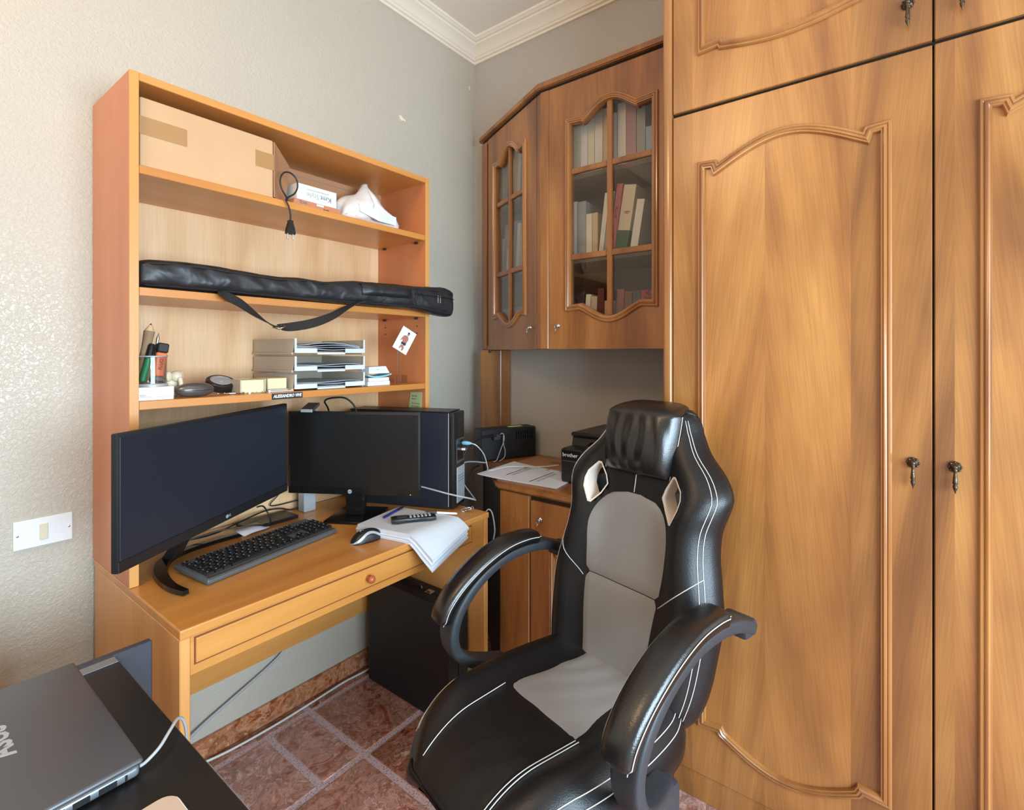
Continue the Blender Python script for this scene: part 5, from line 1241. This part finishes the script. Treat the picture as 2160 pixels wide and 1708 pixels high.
# photo on a clear stand
ph = thing('photo_stand', 'small photo of a crouching man clipped on clear acrylic stand', 'photo', (1.305, 1.56, T3), world=True)
box('base', (1.278, 1.546, T3), (1.340, 1.585, T3+.036), 'acrylic', ph, .002)
lathe('wire', [(.0010, .002), (.0010, .108)], 'steel', ph, 6, Matrix.Translation((1.308, 1.565, T3))); box('clip', (1.306, 1.5635, T3+.105), (1.311, 1.5665, T3+.128), 'steel', ph, .0005)
rt = Matrix.Translation((1.337, 1.559, T3+.172)) @ Matrix.Rotation(math.radians(-14), 4, 'Z') @ frame4((0, 0, 0), (math.cos(.52), 0, -math.sin(.52)), (math.sin(.52), 0, math.cos(.52)), (0, -1, 0))
cd_ = prism('card', [(-.033, -.048), (.033, -.048), (.033, .048), (-.033, .048)], rt, .0008, 'white', ph)
up_ = rt @ Matrix.Translation((0, 0, .0009))
prism('printed_body', [(-.012, .016), (-.004, .021), (.006, .020), (.013, .010), (.012, -.006), (.010, -.014), (-.006, -.014), (-.010, 0), (-.018, -.010), (-.016, .004)], up_, .0003, 'skin', ph)
prism('printed_head', [(.0045*math.cos(a)+.003, .028+.006*math.sin(a)) for a in [2*PI*k/12 for k in range(12)]], up_, .0003, 'skin', ph)
prism('printed_hair', [(-.002, .031), (.008, .031), (.007, .036), (.002, .037), (-.002, .035)], up_ @ Matrix.Translation((0, 0, .0003)), .0002, 'photo_dark', ph)
prism('printed_shorts', [(-.010, -.010), (.011, -.008), (.013, -.016), (.006, -.020), (-.002, -.018), (-.008, -.020)], up_ @ Matrix.Translation((0, 0, .0003)), .0002, 'photo_dark', ph)
prism('printed_legs', [(-.006, -.020), (.006, -.020), (.012, -.030), (.010, -.042), (.004, -.042), (.003, -.032), (-.002, -.030), (-.004, -.038), (-.009, -.038)], up_, .0003, 'skin', ph)
# notes stuck inside the right side panel
for k, (y, z0_, z1_, lab_) in enumerate(((1.548, 1.100, 1.190, 'pale green paper note taped inside the bookcase right side'),)):
    nt_ = thing('paper_note', lab_, 'note', (KX1-.021, y, z0_), world=True)
    bm = bmesh.new(); bm_loft(bm, [[Vector((KX1-.0212, y, z1_)), Vector((KX1-.0212, y+.070, z1_-.004)), Vector((KX1-.0218, y+.070, z1_-.004)), Vector((KX1-.0218, y, z1_))], [Vector((KX1-.0212, y+.004, z0_)), Vector((KX1-.0212, y+.088, z0_-.008)), Vector((KX1-.0218, y+.088, z0_-.008)), Vector((KX1-.0218, y+.004, z0_))]]); link('sheet', bm, 'green_note', nt_)
    printed(nt_, [(.0, .05, .035, .004), (.0, .038, .025, .004), (.0, .02, .05, .003), (.0, .008, .045, .003)], 0, frame4((KX1-.0222, y+.062, z0_+.02), (0, -1, 0), (0, 0, 1), (-1, 0, 0)), 'ink_grey')

# ------------------------------------------------------------------ below the desk
bf = thing('briefcase', 'black hard briefcase standing upright under the right end of the desk', 'briefcase', (1.36, 1.5, 0), world=True)
box('shell', (1.308, 1.285, .0005), (1.358, 1.752, .428), 'black_matte', bf, .006, 2); box('lid', (1.3605, 1.285, .0005), (1.410, 1.752, .428), 'black_matte', bf, .006, 2)
box('frame_strip', (1.3575, 1.290, .004), (1.361, 1.747, .4295), 'edge_black', bf, 0)
for y in (1.44, 1.64): boxes('latch', [((1.345, y-.016, .4282), (1.374, y+.016, .4315)), ((1.352, y-.010, .4317), (1.366, y+.010, .4365))], 'steel', bf, .001)
tube('handle', [(1.36, 1.595, .4285), (1.36, 1.59, .440), (1.36, 1.57, .446), (1.36, 1.51, .446), (1.36, 1.49, .440), (1.36, 1.485, .4285)], .006, 'black', bf, 8)
cable('floor_cable', [(.52, 1.80, .035), (.60, 1.812, .03), (.70, 1.808, .012), (.80, 1.800, .005), (.95, 1.795, .0045), (1.10, 1.80, .0045), (1.22, 1.806, .0045), (1.30, 1.80, .0045), (1.42, 1.79, .0045)], .0042, 'cable_white', 'white cable on the floor along the marble baseboard under the desk')
cable('floor_cable', [(.52, 1.806, .045), (.60, 1.815, .075), (.70, 1.826, .12), (.82, 1.828, .165), (.93, 1.832, .205), (.99, 1.832, .240), (1.03, 1.834, .30)], .0045, 'cable_grey', 'grey cable running up the wall under the desk')

# ------------------------------------------------------------------ black table with the laptop, bottom left
TZ = .75
bt = thing('black_table', 'low black table top in the left foreground with slate back panel', 'table', (-.1, 1.0, 0), world=True)
box('tabletop', (-.62, .30, TZ-.028), (.320, 1.232, TZ), 'table', bt, .002)
box('back_panel', (-.62, 1.236, .02), (.3835, 1.254, TZ+.0015), 'table_panel', bt, .002)
for x, y in ((.27, .35), (-.57, .35)): box('leg', (x-.02, y-.02, 0), (x+.02, y+.02, TZ-.0285), 'black', bt, .002)
box('edge_strip', (.258, 1.205, TZ+.0003), (.318, 1.231, TZ+.0018), 'laptop_side', bt, .0005)  # raised lip; its silver colour stands in for a bright reflection on the table
lt = thing('laptop', 'closed charcoal laptop on the black table in the left foreground', 'laptop', (.05, 1.03, TZ), world=True)
bm = bmesh.new(); bm_box(bm, (-.135, .852, TZ+.003), (.250, 1.214, TZ+.019), .006, 3); link('base', bm, 'laptop_side', lt, 40)
bm = bmesh.new(); bm_box(bm, (-.137, .850, TZ+.0195), (.2535, 1.218, TZ+.0275), .004, 3); lid = link('lid', bm, 'laptop', lt, 40)
box('hinge', (.240, .90, TZ+.010), (.257, 1.18, TZ+.019), 'black', lt, .003)
for x, w_ in ((.232, .003), (.203, .020), (.176, .018), (.148, .020), (.05, .05)): box('port', (x, .8512, TZ+.0065), (x+w_, .8522, TZ+.0145), 'black', lt, .0004)
box('chrome_line', (-.13, .8492, TZ+.0188), (.24, .8512, TZ+.0206), 'steel', lt, .0003)
text('logo_lettering', 'ASUS', .040, frame4((.133, 1.052, TZ+.0276), (0, 1, 0), (-1, 0, 0), (0, 0, 1)), 'silver', lid, bold=.0012)
for x in (-.10, .20):
    for y in (.88, 1.19): lathe('foot', [(.006, .0003), (.006, .0032)], 'black', lt, 10, Matrix.Translation((x, y, TZ)))
cable('laptop_cable', [(.2525, .864, TZ+.009), (.262, .866, TZ+.0095), (.280, .872, TZ+.016), (.300, .890, TZ+.022), (.318, .912, TZ+.019), (.333, .930, TZ-.004), (.340, .938, TZ-.05), (.344, .94, TZ-.2), (.346, .94, .01)], .0024, 'cable_grey', 'grey cable from the laptop over the black table edge')
pd_ = thing('beige_pad', 'rounded beige pad with white edge on the black table', 'pad', (.25, .72, TZ), world=True)
rp = lambda x0, y0, x1, y1, r: [(x+r*math.cos(a), y+r*math.sin(a)) for x, y, s in ((x1-r, y1-r, 0), (x0+r, y1-r, 1), (x0+r, y0+r, 2), (x1-r, y0+r, 3)) for a in [PI/2*(s+k/5) for k in range(6)]]
prism('sole', rp(.10, .56, .268, .782, .018), Matrix.Translation((0, 0, TZ+.0004)), .005, 'white', pd_); prism('cover', rp(.098, .558, .2655, .780, .018), Matrix.Translation((0, 0, TZ+.0055)), .003, 'beige', pd_)
